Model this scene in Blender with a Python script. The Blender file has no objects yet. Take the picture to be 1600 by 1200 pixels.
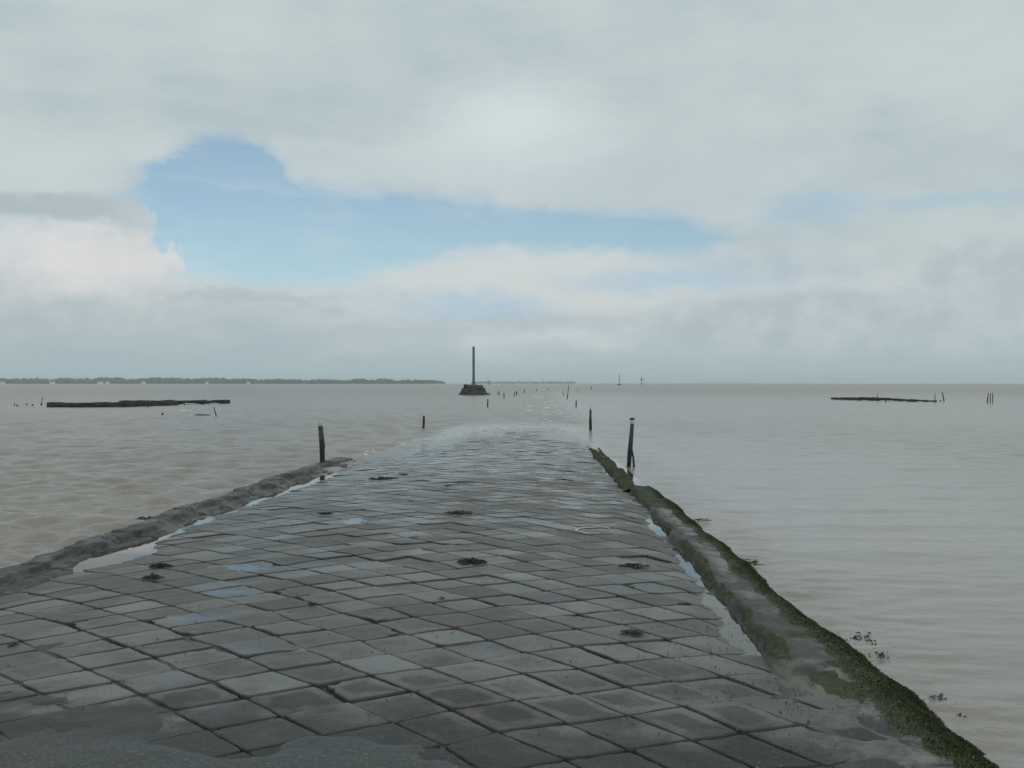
import bpy, math, random
import numpy as np
from mathutils import Vector, Matrix

random.seed(7)
RNG = np.random.default_rng(11)
R = math.radians
sc = bpy.context.scene
COL = sc.collection

# ------------------------------------------------------------------ camera
F = 1644.0                      # focal length in pixels of a 1600 px wide frame
CAM_H = 1.75                    # eye height above the water (z = 0)
YAW, PITCH = R(1.39), R(0.052)
cam = bpy.data.cameras.new('camera')
cam.sensor_width = 36.0
cam.lens = 36.0 * F / 1600.0
cam.clip_start = 0.05
cam.clip_end = 60000
camo = bpy.data.objects.new('camera', cam)
camo.location = (0, 0, CAM_H)
camo.rotation_euler = (R(90) - PITCH, 0, YAW)
COL.objects.link(camo)
sc.camera = camo


def at(px, py, z=0.0):
    """world point at height z seen at photo pixel (px, py)"""
    u, v = (px - 800) / F, -(py - 600) / F
    c, s = math.cos(PITCH), math.sin(PITCH)
    dy, dz = c + v * s, -s + v * c
    x, y = u * math.cos(YAW) - dy * math.sin(YAW), u * math.sin(YAW) + dy * math.cos(YAW)
    t = (z - CAM_H) / dz
    return Vector((x * t, y * t, z))


def at_d(px, py, d):
    """world point at forward distance d seen at photo pixel (px, py)"""
    u, v = (px - 800) / F, -(py - 600) / F
    c, s = math.cos(PITCH), math.sin(PITCH)
    dy, dz = c + v * s, -s + v * c
    x, y = u * math.cos(YAW) - dy * math.sin(YAW), u * math.sin(YAW) + dy * math.cos(YAW)
    t = d / y
    return Vector((x * t, y * t, CAM_H + dz * t))


# ------------------------------------------------------------------ noise
def hash3(ix, iy, iz, seed):
    h = (ix.astype(np.int64) * 374761393 + iy.astype(np.int64) * 668265263
         + iz.astype(np.int64) * 2147483647 + seed * 1274126177) & 0xFFFFFFFF
    h = ((h ^ (h >> 13)) * 1274126177) & 0xFFFFFFFF
    h = ((h ^ (h >> 16)) * 1103515245) & 0xFFFFFFFF
    return ((h ^ (h >> 15)) & 0xFFFFFF) / float(0xFFFFFF)


def vnoise(x, y, z=None, seed=0):
    x = np.asarray(x, float); y = np.asarray(y, float)
    if z is None:
        ix, iy = np.floor(x), np.floor(y)
        fx, fy = x - ix, y - iy
        fx, fy = fx * fx * fx * (fx * (fx * 6 - 15) + 10), fy * fy * fy * (fy * (fy * 6 - 15) + 10)
        i0 = ix * 0
        a = hash3(ix, iy, i0, seed); b = hash3(ix + 1, iy, i0, seed)
        c = hash3(ix, iy + 1, i0, seed); d = hash3(ix + 1, iy + 1, i0, seed)
        return ((a + (b - a) * fx) * (1 - fy) + (c + (d - c) * fx) * fy) * 2 - 1
    z = np.asarray(z, float)
    ix, iy, iz = np.floor(x), np.floor(y), np.floor(z)
    fx, fy, fz = x - ix, y - iy, z - iz
    fx, fy, fz = [t * t * t * (t * (t * 6 - 15) + 10) for t in (fx, fy, fz)]
    r = 0
    for a in (0, 1):
        for b in (0, 1):
            for c in (0, 1):
                w = (fx if a else 1 - fx) * (fy if b else 1 - fy) * (fz if c else 1 - fz)
                r = r + w * hash3(ix + a, iy + b, iz + c, seed)
    return r * 2 - 1


def fbm(x, y, z=None, oct=4, seed=0, gain=0.5):
    r, a, f = 0, 1.0, 1.0
    for o in range(oct):
        r = r + a * vnoise(np.asarray(x) * f, np.asarray(y) * f, None if z is None else np.asarray(z) * f, seed + o * 17)
        a *= gain; f *= 2.03
    return r


def sstep(x, a, b):
    t = np.clip((np.asarray(x, float) - a) / (b - a), 0, 1)
    return t * t * (3 - 2 * t)


# ------------------------------------------------------------------ object helpers
def tag(o, label=None, cat=None, group=None, kind=None):
    if label: o['label'] = label
    if cat: o['category'] = cat
    if group: o['group'] = group
    if kind: o['kind'] = kind
    return o


def empty(name, loc):
    o = bpy.data.objects.new(name, None)
    o.location = loc
    o.empty_display_size = 0.2
    COL.objects.link(o)
    return o


class MB:
    """collects vertices and faces, builds ONE mesh object"""
    def __init__(self):
        self.v = []; self.n = 0; self.f = []; self.mi = []

    def add(self, verts, faces, mat=0):
        verts = np.asarray(verts, float).reshape(-1, 3)
        self.v.append(verts)
        for fa in (faces if isinstance(faces, list) else [faces]):
            fa = np.asarray(fa, np.int64)
            self.f.append(fa + self.n)
            self.mi.append(np.full(len(fa), mat, np.int32))
        self.n += len(verts)

    def grid(self, P, mat=0, closed=False):
        """P is (rows, cols, 3); closed wraps the columns"""
        r, c = P.shape[:2]
        idx = np.arange(r * c).reshape(r, c)
        if closed:
            idx = np.concatenate([idx, idx[:, :1]], 1)
        q = np.stack([idx[:-1, :-1], idx[:-1, 1:], idx[1:, 1:], idx[1:, :-1]], -1).reshape(-1, 4)
        self.add(P.reshape(-1, 3), q, mat)

    def tube(self, pts, rads, seg=10, seed=0, rough=0.0, mat=0, cap=True, nf=3.0):
        pts = [Vector(p) for p in pts]
        rings = []
        for i, p in enumerate(pts):
            d = (pts[min(i + 1, len(pts) - 1)] - pts[max(i - 1, 0)]).normalized()
            ux = d.cross(Vector((0, 1, 0.02))).normalized()
            uy = d.cross(ux).normalized()
            ring = []
            for k in range(seg):
                an = 2 * math.pi * k / seg
                ring.append(p + (ux * math.cos(an) + uy * math.sin(an)) * rads[i])
            rings.append(ring)
        P = np.array([[list(q) for q in r] for r in rings])
        if rough:
            base = np.array([list(p) for p in pts])[:, None, :]
            an = np.arange(seg) / seg * 2 * math.pi
            ii = np.arange(len(pts))[:, None] * np.ones(seg)[None]
            nn = fbm(np.cos(an)[None] * 1.3 + ii * 0.03, np.sin(an)[None] * 1.3 + 7.1 * seed, ii / nf, 3, seed)
            P = base + (P - base) * (1 + rough * nn[..., None])
        s = self.n
        self.grid(P, mat, closed=True)
        if cap:
            for ring, fl in ((P[0], True), (P[-1], False)):
                c = ring.mean(0)
                vv = np.concatenate([ring, c[None]])
                k = np.arange(seg)
                t = np.stack([k, (k + 1) % seg, np.full(seg, seg)], -1)
                self.add(vv, t[:, ::-1] if not fl else t, mat)

    def box(self, lo, hi, mat=0):
        x0, y0, z0 = lo; x1, y1, z1 = hi
        v = [(x0, y0, z0), (x1, y0, z0), (x1, y1, z0), (x0, y1, z0), (x0, y0, z1), (x1, y0, z1), (x1, y1, z1), (x0, y1, z1)]
        self.add(v, np.array([(0, 3, 2, 1), (4, 5, 6, 7), (0, 1, 5, 4), (1, 2, 6, 5), (2, 3, 7, 6), (3, 0, 4, 7)]), mat)

    def build(self, name, mats, parent=None, smooth=True, attrs=None, origin=None):
        v = np.concatenate(self.v)
        if origin is not None:
            v = v - np.array(origin)
        me = bpy.data.meshes.new(name)
        me.vertices.add(len(v)); me.vertices.foreach_set('co', v.astype(np.float32).ravel())
        nl = sum(f.size for f in self.f); npoly = sum(len(f) for f in self.f)
        me.loops.add(nl); me.polygons.add(npoly)
        me.loops.foreach_set('vertex_index', np.concatenate([f.ravel() for f in self.f]).astype(np.int32))
        tot = np.concatenate([np.full(len(f), f.shape[1]) for f in self.f]).astype(np.int32)
        me.polygons.foreach_set('loop_start', np.concatenate([[0], np.cumsum(tot)[:-1]]).astype(np.int32))
        me.polygons.foreach_set('loop_total', tot)
        me.polygons.foreach_set('material_index', np.concatenate(self.mi))
        me.polygons.foreach_set('use_smooth', np.full(npoly, smooth))
        for m in (mats if isinstance(mats, (list, tuple)) else [mats]):
            me.materials.append(m)
        for an, arr in (attrs or {}).items():
            a = me.attributes.new(an, 'FLOAT_COLOR', 'POINT')
            arr = np.asarray(arr, np.float32)
            if arr.shape[1] == 3:
                arr = np.concatenate([arr, np.ones((len(arr), 1), np.float32)], 1)
            a.data.foreach_set('color', arr.ravel())
        me.update(calc_edges=True)
        me.validate()
        o = bpy.data.objects.new(name, me)
        if origin is not None:
            o.location = origin
        COL.objects.link(o)
        if parent is not None:
            o.parent = parent
        return o


# ------------------------------------------------------------------ material helpers
class NT:
    def __init__(self, tree):
        self.t = tree; self.n = tree.nodes; self.l = tree.links

    def node(self, kind, **kw):
        nd = self.n.new(kind)
        for k, v in kw.items():
            setattr(nd, k, v)
        return nd

    def put(self, sock, val):
        if isinstance(val, bpy.types.NodeSocket):
            self.l.new(val, sock)
        elif val is not None:
            sock.default_value = val

    def m(self, op, a, b=None, c=None, clamp=False):
        nd = self.node('ShaderNodeMath', operation=op); nd.use_clamp = clamp
        for s, v in zip(nd.inputs, (a, b, c)):
            self.put(s, v)
        return nd.outputs[0]

    def ss(self, x, lo, hi, to0=0.0, to1=1.0):
        nd = self.node('ShaderNodeMapRange', interpolation_type='SMOOTHSTEP')
        nd.clamp = True
        rev = isinstance(lo, (int, float)) and isinstance(hi, (int, float)) and hi < lo
        if rev:
            lo, hi, to0, to1 = hi, lo, to1, to0
        for s, v in zip(nd.inputs[:5], (x, lo, hi, to0, to1)):
            self.put(s, v)
        return nd.outputs[0]

    def mix(self, fac, a, b, mode='MIX'):
        nd = self.node('ShaderNodeMix', data_type='RGBA', blend_type=mode)
        self.put(nd.inputs[0], fac)
        for s, v in ((nd.inputs[6], a), (nd.inputs[7], b)):
            if isinstance(v, tuple) and len(v) == 3:
                v = (*v, 1)
            self.put(s, v)
        return nd.outputs[2]

    def mixf(self, fac, a, b):
        nd = self.node('ShaderNodeMix', data_type='FLOAT')
        self.put(nd.inputs[0], fac); self.put(nd.inputs[2], a); self.put(nd.inputs[3], b)
        return nd.outputs[0]

    def noise(self, vec, scale, detail=3, rough=0.55, dist=0.0):
        nd = self.node('ShaderNodeTexNoise')
        self.put(nd.inputs['Vector'], vec)
        nd.inputs['Scale'].default_value = scale
        nd.inputs['Detail'].default_value = detail
        nd.inputs['Roughness'].default_value = rough
        nd.inputs['Distortion'].default_value = dist
        return nd.outputs[0], nd.outputs[1]

    def voro(self, vec, scale, feature='F1', rnd=1.0):
        nd = self.node('ShaderNodeTexVoronoi', feature=feature)
        self.put(nd.inputs['Vector'], vec)
        nd.inputs['Scale'].default_value = scale
        nd.inputs['Randomness'].default_value = rnd
        return nd.outputs[0]

    def xyz(self, x, y, z):
        nd = self.node('ShaderNodeCombineXYZ')
        for s, v in zip(nd.inputs, (x, y, z)):
            self.put(s, v)
        return nd.outputs[0]

    def sep(self, v):
        nd = self.node('ShaderNodeSeparateXYZ'); self.put(nd.inputs[0], v)
        return nd.outputs

    def vmath(self, op, a, b):
        nd = self.node('ShaderNodeVectorMath', operation=op)
        self.put(nd.inputs[0], a); self.put(nd.inputs[1], b)
        return nd.outputs[0]

    def bump(self, h, strength=0.5, dist=0.01, normal=None):
        nd = self.node('ShaderNodeBump')
        nd.inputs['Strength'].default_value = strength
        nd.inputs['Distance'].default_value = dist
        self.put(nd.inputs['Height'], h)
        if normal is not None:
            self.put(nd.inputs['Normal'], normal)
        return nd.outputs[0]


def new_mat(name):
    m = bpy.data.materials.new(name); m.use_nodes = True
    nt = NT(m.node_tree)
    b = nt.n['Principled BSDF']
    return m, nt, b


def geo_pos(nt):
    return nt.node('ShaderNodeNewGeometry').outputs['Position']


def obj_co(nt):
    return nt.node('ShaderNodeTexCoord').outputs['Object']


def attr(nt, name):
    return nt.node('ShaderNodeAttribute', attribute_name=name)


def simple_mat(name, c1, c2, scale, rough=0.7, bump=0.3, bdist=0.01, spec=0.5, detail=5):
    m, nt, b = new_mat(name)
    p = obj_co(nt)
    n, _ = nt.noise(p, scale, detail, 0.6)
    nt.put(b.inputs['Base Color'], nt.mix(nt.ss(n, 0.3, 0.7), c1, c2))
    b.inputs['Roughness'].default_value = rough
    b.inputs['Specular IOR Level'].default_value = spec
    n2, _ = nt.noise(p, scale * 4, 4, 0.6)
    nt.put(b.inputs['Normal'], nt.bump(n2, bump, bdist))
    return m


# ------------------------------------------------------------------ road surface shape
CX = -0.6


def zc(y):
    return np.interp(y, [-8, 0, 4, 12, 22, 30, 35, 43, 60, 110], [.24, .215, .2, .16, .094, .036, .006, -.030, -.13, -.6])


# shallow settled pools: (pixel x, pixel y, radius x, radius y) on the road
POOLS = []


def pool(px, py, rx, ry, z):
    p = at(px, py, z)
    POOLS.append((p.x, p.y, rx, ry))


for a in ((556, 816, .20, .40, .12), (383, 889, .30, .22, .12), (366, 929, .26, .17, .14), (316, 969, .20, .16, .14),
          (440, 838, .14, .2, .12), (470, 1018, .13, .10, .16)):
    pool(*a)


def crown(x, y):
    k = .0103 - (.0103 - .0062) * sstep(y, 25, 15)
    return np.where(np.asarray(x) < CX, k, .0103) * (np.asarray(x) - CX) ** 2


def road_plain(x, y):
    x = np.asarray(x, float); y = np.asarray(y, float)
    z = zc(y) - crown(x, y)
    z = z + .010 * fbm(x * .55, y * .4, None, 3, 5)
    return z


LEFT_IN = ([-8, 5, 7.7, 9.9, 11.7, 14.8, 20, 24, 60], [-4.12, -4.12, -4.10, -4.07, -4.07, -4.03, -4.0, -3.98, -3.8])
RIGHT_IN = ([-8, 4, 6.4, 8.7, 11.5, 14.8, 17, 22, 27, 60], [1.45, 1.42, 1.36, 1.38, 1.39, 1.42, 1.42, 1.42, 1.4, 1.4])


def gutter(x, y):
    """drop of the gutters along both kerbs"""
    xl = np.interp(y, *LEFT_IN); xr = np.interp(y, *RIGHT_IN)
    wl = .34 + .18 * vnoise(np.asarray(y) * .9, np.asarray(y) * 0, None, 3)
    wr = .30 + .14 * vnoise(np.asarray(y) * .8, np.asarray(y) * 0 + 9, None, 4)
    near = sstep(y, 5.6, 6.6)
    g = .024 * (1 - sstep(x - xl, .02, wl)) + .026 * (1 - sstep(xr - x, .05, wr)) * near
    return g


def road_z(x, y):
    z = road_plain(x, y) - gutter(x, y)
    for (px, py, rx, ry) in POOLS:
        d = ((x - px) / rx) ** 2 + ((y - py) / ry) ** 2
        w = np.exp(-d * .8)
        z0 = float(road_plain(px, py))
        z = z * (1 - w) + (z0 - .013) * w
    return z


# ------------------------------------------------------------------ MATERIALS
def paver_material():
    m, nt, b = new_mat('wet_paving_stone')
    p = geo_pos(nt)
    at_ = attr(nt, 'pv')
    col = nt.node('ShaderNodeSeparateColor'); nt.l.new(at_.outputs['Color'], col.inputs[0])
    rid, rad, r2 = col.outputs
    n1, _ = nt.noise(p, 1.1, 4, 0.6)
    n2, _ = nt.noise(p, 9, 6, 0.65)
    n3, _ = nt.noise(p, 58, 4, 0.75)
    n4, _ = nt.noise(nt.vmath('ADD', p, (13, 4, 2)), 3.4, 5, 0.6)
    v = nt.voro(p, 95)
    base = nt.mix(rid, (.066, .062, .055), (.128, .118, .102))
    base = nt.mix(nt.ss(r2, .50, 1.0, 0, .6), base, (.108, .084, .064))
    base = nt.mix(nt.ss(n2, .46, .70, 0, .6), base, (.056, .058, .055))
    base = nt.mix(nt.ss(n1, .52, .72, 0, .55), base, (.125, .105, .088))          # silt stains
    # worn rough heart of some stones
    ax = nt.m('ADD', rad, nt.m('MULTIPLY', nt.m('SUBTRACT', n4, .5), 1.1))
    heart = nt.m('MULTIPLY', nt.ss(ax, .72, .5), nt.ss(r2, .15, .45))
    nearb = nt.ss(nt.m('ADD', nt.sep(p)[1], nt.m('MULTIPLY', n1, 2.0)), 7.6, 5.4)
    heart = nt.m('MULTIPLY', heart, nt.mixf(nearb, .10, 1.0))
    base = nt.mix(nt.m('MULTIPLY', heart, .75), base, (.032, .036, .033))
    # bare weathered area at the foot of the picture
    foot = nt.m('ADD', nt.sep(p)[1], nt.m('MULTIPLY', nt.m('SUBTRACT', n4, .5), 1.6))
    foot = nt.m('ADD', foot, nt.m('MULTIPLY', nt.sep(p)[0], .12))
    foot = nt.ss(foot, 5.15, 4.5)
    base = nt.mix(nt.m('MULTIPLY', foot, .8), base, (.036, .039, .036))
    # light aggregate grains
    base = nt.mix(nt.ss(n3, .40, .28, 0, .6), base, (.030, .031, .029))
    n5, _ = nt.noise(p, 26, 4, .7)
    base = nt.mix(nt.ss(n5, .56, .68, 0, .4), base, (.135, .125, .110))
    grain = nt.ss(n3, .60, .72)
    base = nt.mix(nt.m('MULTIPLY', grain, nt.mixf(nt.m('MAXIMUM', heart, foot), .42, .85)), base, (.17, .16, .14))
    edge = nt.ss(rad, .95, 1.0)
    base = nt.mix(nt.m('MULTIPLY', edge, .7), base, (.040, .038, .033))
    nt.put(b.inputs['Base Color'], base)
    wet = nt.ss(nt.m('ADD', n1, nt.m('MULTIPLY', n4, .5)), .70, .88)
    wet = nt.m('MAXIMUM', wet, nt.ss(nt.m('ADD', nt.sep(p)[1], nt.m('MULTIPLY', nt.sep(p)[0], -1.6)), 12.0, 26.0))
    ro = nt.mixf(wet, .44, nt.mixf(nt.ss(nt.sep(p)[1], 9.0, 20.0), .32, .17))
    ro = nt.m('ADD', ro, nt.m('MULTIPLY', nt.m('MAXIMUM', heart, foot), .22))
    ro = nt.m('ADD', ro, nt.m('MULTIPLY', nt.m('SUBTRACT', r2, .5), .22))
    nt.put(b.inputs['Roughness'], ro)
    b.inputs['IOR'].default_value = 1.42
    hh = nt.m('ADD', nt.m('MULTIPLY', n3, .5), nt.m('MULTIPLY', n2, .8))
    hh = nt.m('ADD', hh, nt.m('MULTIPLY', nt.m('MULTIPLY', nt.m('SUBTRACT', 1, v), nt.m('MAXIMUM', heart, foot)), .7))
    nt.put(b.inputs['Normal'], nt.bump(hh, .8, .009))
    return m


def bed_material():
    m, nt, b = new_mat('silt_joint_bed')
    p = geo_pos(nt)
    n, _ = nt.noise(p, 14, 5, 0.65)
    n2, _ = nt.noise(p, 2.2, 4, 0.6)
    c = nt.mix(n, (.012, .012, .010), (.034, .030, .023))
    c = nt.mix(nt.ss(n2, .56, .7, 0, .7), c, (.030, .042, .018))
    g, _ = nt.noise(p, 58, 4, .75)
    sandy = nt.m('MULTIPLY', nt.ss(nt.sep(p)[0], .3, .8), nt.ss(nt.sep(p)[1], 7.0, 6.0))
    c = nt.mix(sandy, c, nt.mix(nt.ss(n, .35, .65), (.050, .047, .040), (.135, .122, .098)))
    c = nt.mix(nt.m('MULTIPLY', nt.ss(nt.sep(p)[1], 5.0, 4.3), nt.m('SUBTRACT', 1, sandy)), c, nt.mix(nt.ss(g, .54, .66), (.036, .039, .036), (.16, .15, .13)))
    nt.put(b.inputs['Base Color'], c)
    b.inputs['Roughness'].default_value = .55
    nt.put(b.inputs['Normal'], nt.bump(n, .6, .01))
    return m


def kerb_material(name, brown=False):
    m, nt, b = new_mat(name)
    p = geo_pos(nt)
    a = attr(nt, 'kb')
    col = nt.node('ShaderNodeSeparateColor'); nt.l.new(a.outputs['Color'], col.inputs[0])
    moss, wetm, sand = col.outputs
    n1, _ = nt.noise(p, 2.4, 5, 0.6)
    n2, _ = nt.noise(p, 17, 6, 0.7)
    n3, _ = nt.noise(p, 80, 3, 0.7)
    n4, _ = nt.noise(nt.vmath('MULTIPLY', p, (1.0, .45, 1.0)), 6.0, 4, .6)
    n5, _ = nt.noise(nt.vmath('MULTIPLY', p, (2.2, .35, 2.0)), 6.0, 5, .65)
    if brown:
        c = nt.mix(n1, (.046, .043, .037), (.100, .091, .078))
        c = nt.mix(nt.ss(n2, .50, .66, 0, .6), c, (.034, .032, .026))
        c = nt.mix(nt.ss(n5, .47, .56, 0, .85), c, (.024, .023, .019))
    else:
        c = nt.mix(n1, (.040, .037, .032), (.086, .079, .068))
        c = nt.mix(nt.ss(n2, .5, .68, 0, .6), c, (.038, .038, .034))
    sandc = nt.mix(n2, (.085, .080, .066), (.19, .175, .14))
    c = nt.mix(nt.m('MULTIPLY', sand, nt.ss(n4, .44, .56)), c, sandc)
    c = nt.mix(nt.m('MULTIPLY', sand, nt.ss(n1, .50, .40)), c, (.030, .031, .028))
    mc = nt.mix(nt.ss(n2, .3, .7), (.015, .022, .008), (.048, .057, .018))
    mc = nt.mix(nt.ss(n1, .5, .7, 0, .6), mc, (.060, .058, .016))
    mk = nt.m('ADD', moss, nt.m('MULTIPLY', nt.m('SUBTRACT', n4, .5), 1.3))
    mk = nt.m('ADD', mk, nt.m('MULTIPLY', nt.m('SUBTRACT', n2, .5), .8))
    mk = nt.ss(mk, .38, .62)
    c = nt.mix(mk, c, mc)
    nt.put(b.inputs['Base Color'], c)
    ro = nt.mixf(nt.m('MULTIPLY', wetm, nt.ss(n1, .42, .6)), .62, .2)
    nt.put(b.inputs['Roughness'], nt.mixf(mk, ro, .8))
    h = nt.m('ADD', nt.m('MULTIPLY', n3, .4), n2)
    nt.put(b.inputs['Normal'], nt.bump(h, .75, .014))
    return m


def sea_material():
    m, nt, b = new_mat('muddy_sea_water')
    p = geo_pos(nt)
    a = attr(nt, 'sea')
    col = nt.node('ShaderNodeSeparateColor'); nt.l.new(a.outputs['Color'], col.inputs[0])
    shal, calm, far = col.outputs
    st = nt.vmath('MULTIPLY', p, (.35, 1.0, 0))
    n1, _ = nt.noise(st, .12, 4, .6)
    n2, _ = nt.noise(st, .9, 4, .6)
    c = nt.mix(nt.ss(n1, .3, .7), (.250, .216, .184), (.286, .250, .216))
    n0, _ = nt.noise(nt.vmath('MULTIPLY', p, (.25, 1.0, 0)), .035, 6, .65)
    c = nt.mix(nt.ss(n2, .42, .7, 0, .35), c, (.215, .184, .156))
    c = nt.mix(nt.m('MULTIPLY', nt.ss(n0, .42, .66), .4), c, (.222, .197, .172))
    nt.put(b.inputs['Base Color'], c)
    b.inputs['IOR'].default_value = 1.33
    nt.put(b.inputs['Roughness'], nt.mixf(far, nt.mixf(calm, .26, .16), .34))
    rip1, _ = nt.noise(nt.vmath('MULTIPLY', p, (1.0, 1.7, 0)), 3.2, 4, .6, .3)
    rip2, _ = nt.noise(nt.vmath('MULTIPLY', p, (.35, 1.6, 0)), 2.0, 3, .55)
    hgt = nt.mixf(calm, nt.m('MULTIPLY', rip1, .075), nt.m('MULTIPLY', rip2, .015))
    hgt = nt.m('MULTIPLY', hgt, nt.mixf(shal, 1.0, .6))
    hgt = nt.m('ADD', hgt, nt.m('MULTIPLY', shal, nt.m('MULTIPLY', rip1, .022)))
    nrm = nt.bump(hgt, 1.0, 1.0)
    nt.put(b.inputs['Normal'], nrm)
    # clear thin water washing over the road
    cl = nt.node('ShaderNodeBsdfPrincipled')
    cl.inputs['Base Color'].default_value = (.9, .93, .9, 1)
    cl.inputs['Transmission Weight'].default_value = 1.0
    cl.inputs['IOR'].default_value = 1.33
    cl.inputs['Roughness'].default_value = .10
    nt.put(cl.inputs['Normal'], nrm)
    mx = nt.node('ShaderNodeMixShader')
    nt.put(mx.inputs[0], shal)
    nt.l.new(b.outputs[0], mx.inputs[1]); nt.l.new(cl.outputs[0], mx.inputs[2])
    nt.l.new(mx.outputs[0], nt.n['Material Output'].inputs['Surface'])
    return m


def puddle_material():
    m, nt, b = new_mat('puddle_water')
    p = geo_pos(nt)
    b.inputs['Base Color'].default_value = (.055, .050, .042, 1)
    b.inputs['IOR'].default_value = 1.33
    b.inputs['Roughness'].default_value = .035
    b.inputs['Transmission Weight'].default_value = .0
    n, _ = nt.noise(p, 6, 2, .5)
    nt.put(b.inputs['Normal'], nt.bump(n, .25, .004))
    return m


def post_material():
    m, nt, b = new_mat('weathered_post_wood')
    co = obj_co(nt)
    x, y, z = nt.sep(co)
    n1, _ = nt.noise(nt.vmath('MULTIPLY', co, (1, 1, .12)), 55, 4, .65)
    n2, _ = nt.noise(co, 9, 5, .65)
    lev = nt.m('ADD', z, nt.m('MULTIPLY', nt.m('SUBTRACT', n2, .5), .9))
    c = nt.mix(n1, (.028, .029, .028), (.095, .094, .088))
    wetc = nt.mix(n2, (.008, .009, .008), (.028, .027, .022))
    c = nt.mix(nt.ss(lev, .62, .34), c, wetc)
    nt.put(b.inputs['Base Color'], c)
    b.inputs['Roughness'].default_value = .75
    nt.put(b.inputs['Normal'], nt.bump(nt.m('ADD', n1, n2), .8, .012))
    return m


M_PAVER = paver_material()
M_BED = bed_material()
M_KERB_L = kerb_material('brown_kerb_stone', True)
M_KERB_R = kerb_material('mossy_concrete', False)
M_SEA = sea_material()
M_PUD = puddle_material()
M_POST = post_material()
M_DARKWOOD = simple_mat('dark_wet_stake', (.010, .011, .010), (.035, .034, .030), 6, .8, .5, .02)
M_WHITE = simple_mat('chipped_white_paint', (.55, .56, .54), (.36, .36, .33), 25, .6, .3, .003)
M_CAP = simple_mat('black_cap', (.012, .013, .013), (.03, .03, .03), 30, .6, .2, .002)
M_RACK = simple_mat('barnacled_dark_timber', (.012, .013, .010), (.046, .045, .036), 1.8, .85, .9, .06)
M_MAST = simple_mat('grey_mast_wood', (.085, .092, .092), (.14, .15, .148), 1.4, .75, .3, .02)
M_MOUND = simple_mat('weedy_boulder_stone', (.022, .030, .028), (.060, .066, .058), 1.3, .85, .9, .1)
M_WEED = simple_mat('dark_seaweed', (.007, .008, .006), (.028, .026, .014), 30, .45, .5, .005)
M_WEEDB = simple_mat('brown_seaweed', (.030, .022, .015), (.065, .048, .034), 25, .5, .5, .005)
M_MOSS = simple_mat('kerb_moss', (.017, .025, .008), (.068, .076, .020), 7, .85, .3, .005)
M_FOAM = simple_mat('sea_foam', (.55, .55, .52), (.72, .72, .70), 3, .9, .4, .02)
M_GRIT = simple_mat('loose_grit', (.05, .048, .042), (.22, .20, .17), 40, .8, .3, .002)
M_SAND = simple_mat('wet_silt', (.085, .070, .055), (.15, .125, .10), 7, .5, .5, .01)
M_LAND = simple_mat('shore_grass', (.10, .13, .07), (.17, .16, .10), .02, .9, .1, .1)
M_WOOD = simple_mat('far_foliage', (.030, .052, .048), (.055, .080, .062), .06, .9, .4, .6)
M_WALL = simple_mat('white_house_wall', (.74, .73, .70), (.80, .79, .77), .3, .8, .1, .02)
M_ROOF = simple_mat('clay_roof', (.22, .10, .06), (.30, .15, .09), .5, .8, .2, .05)
M_GREYB = simple_mat('grey_building', (.30, .31, .31), (.38, .38, .37), .2, .8, .1, .02)
M_BEACON = simple_mat('dark_beacon_paint', (.015, .018, .020), (.03, .033, .034), 1, .6, .1, .01)
M_GREEN = simple_mat('green_buoy_paint', (.02, .07, .05), (.03, .09, .06), 1, .6, .1, .01)

# ------------------------------------------------------------------ ROAD (pavers over a silt bed)
EA = (math.cos(R(-51.7)) * .40, math.sin(R(-51.7)) * .40)
EB = (math.cos(R(31.5)) * .328, math.sin(R(31.5)) * .328)
GX0, GY0 = at(735, 1070, .19)[:2]


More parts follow.
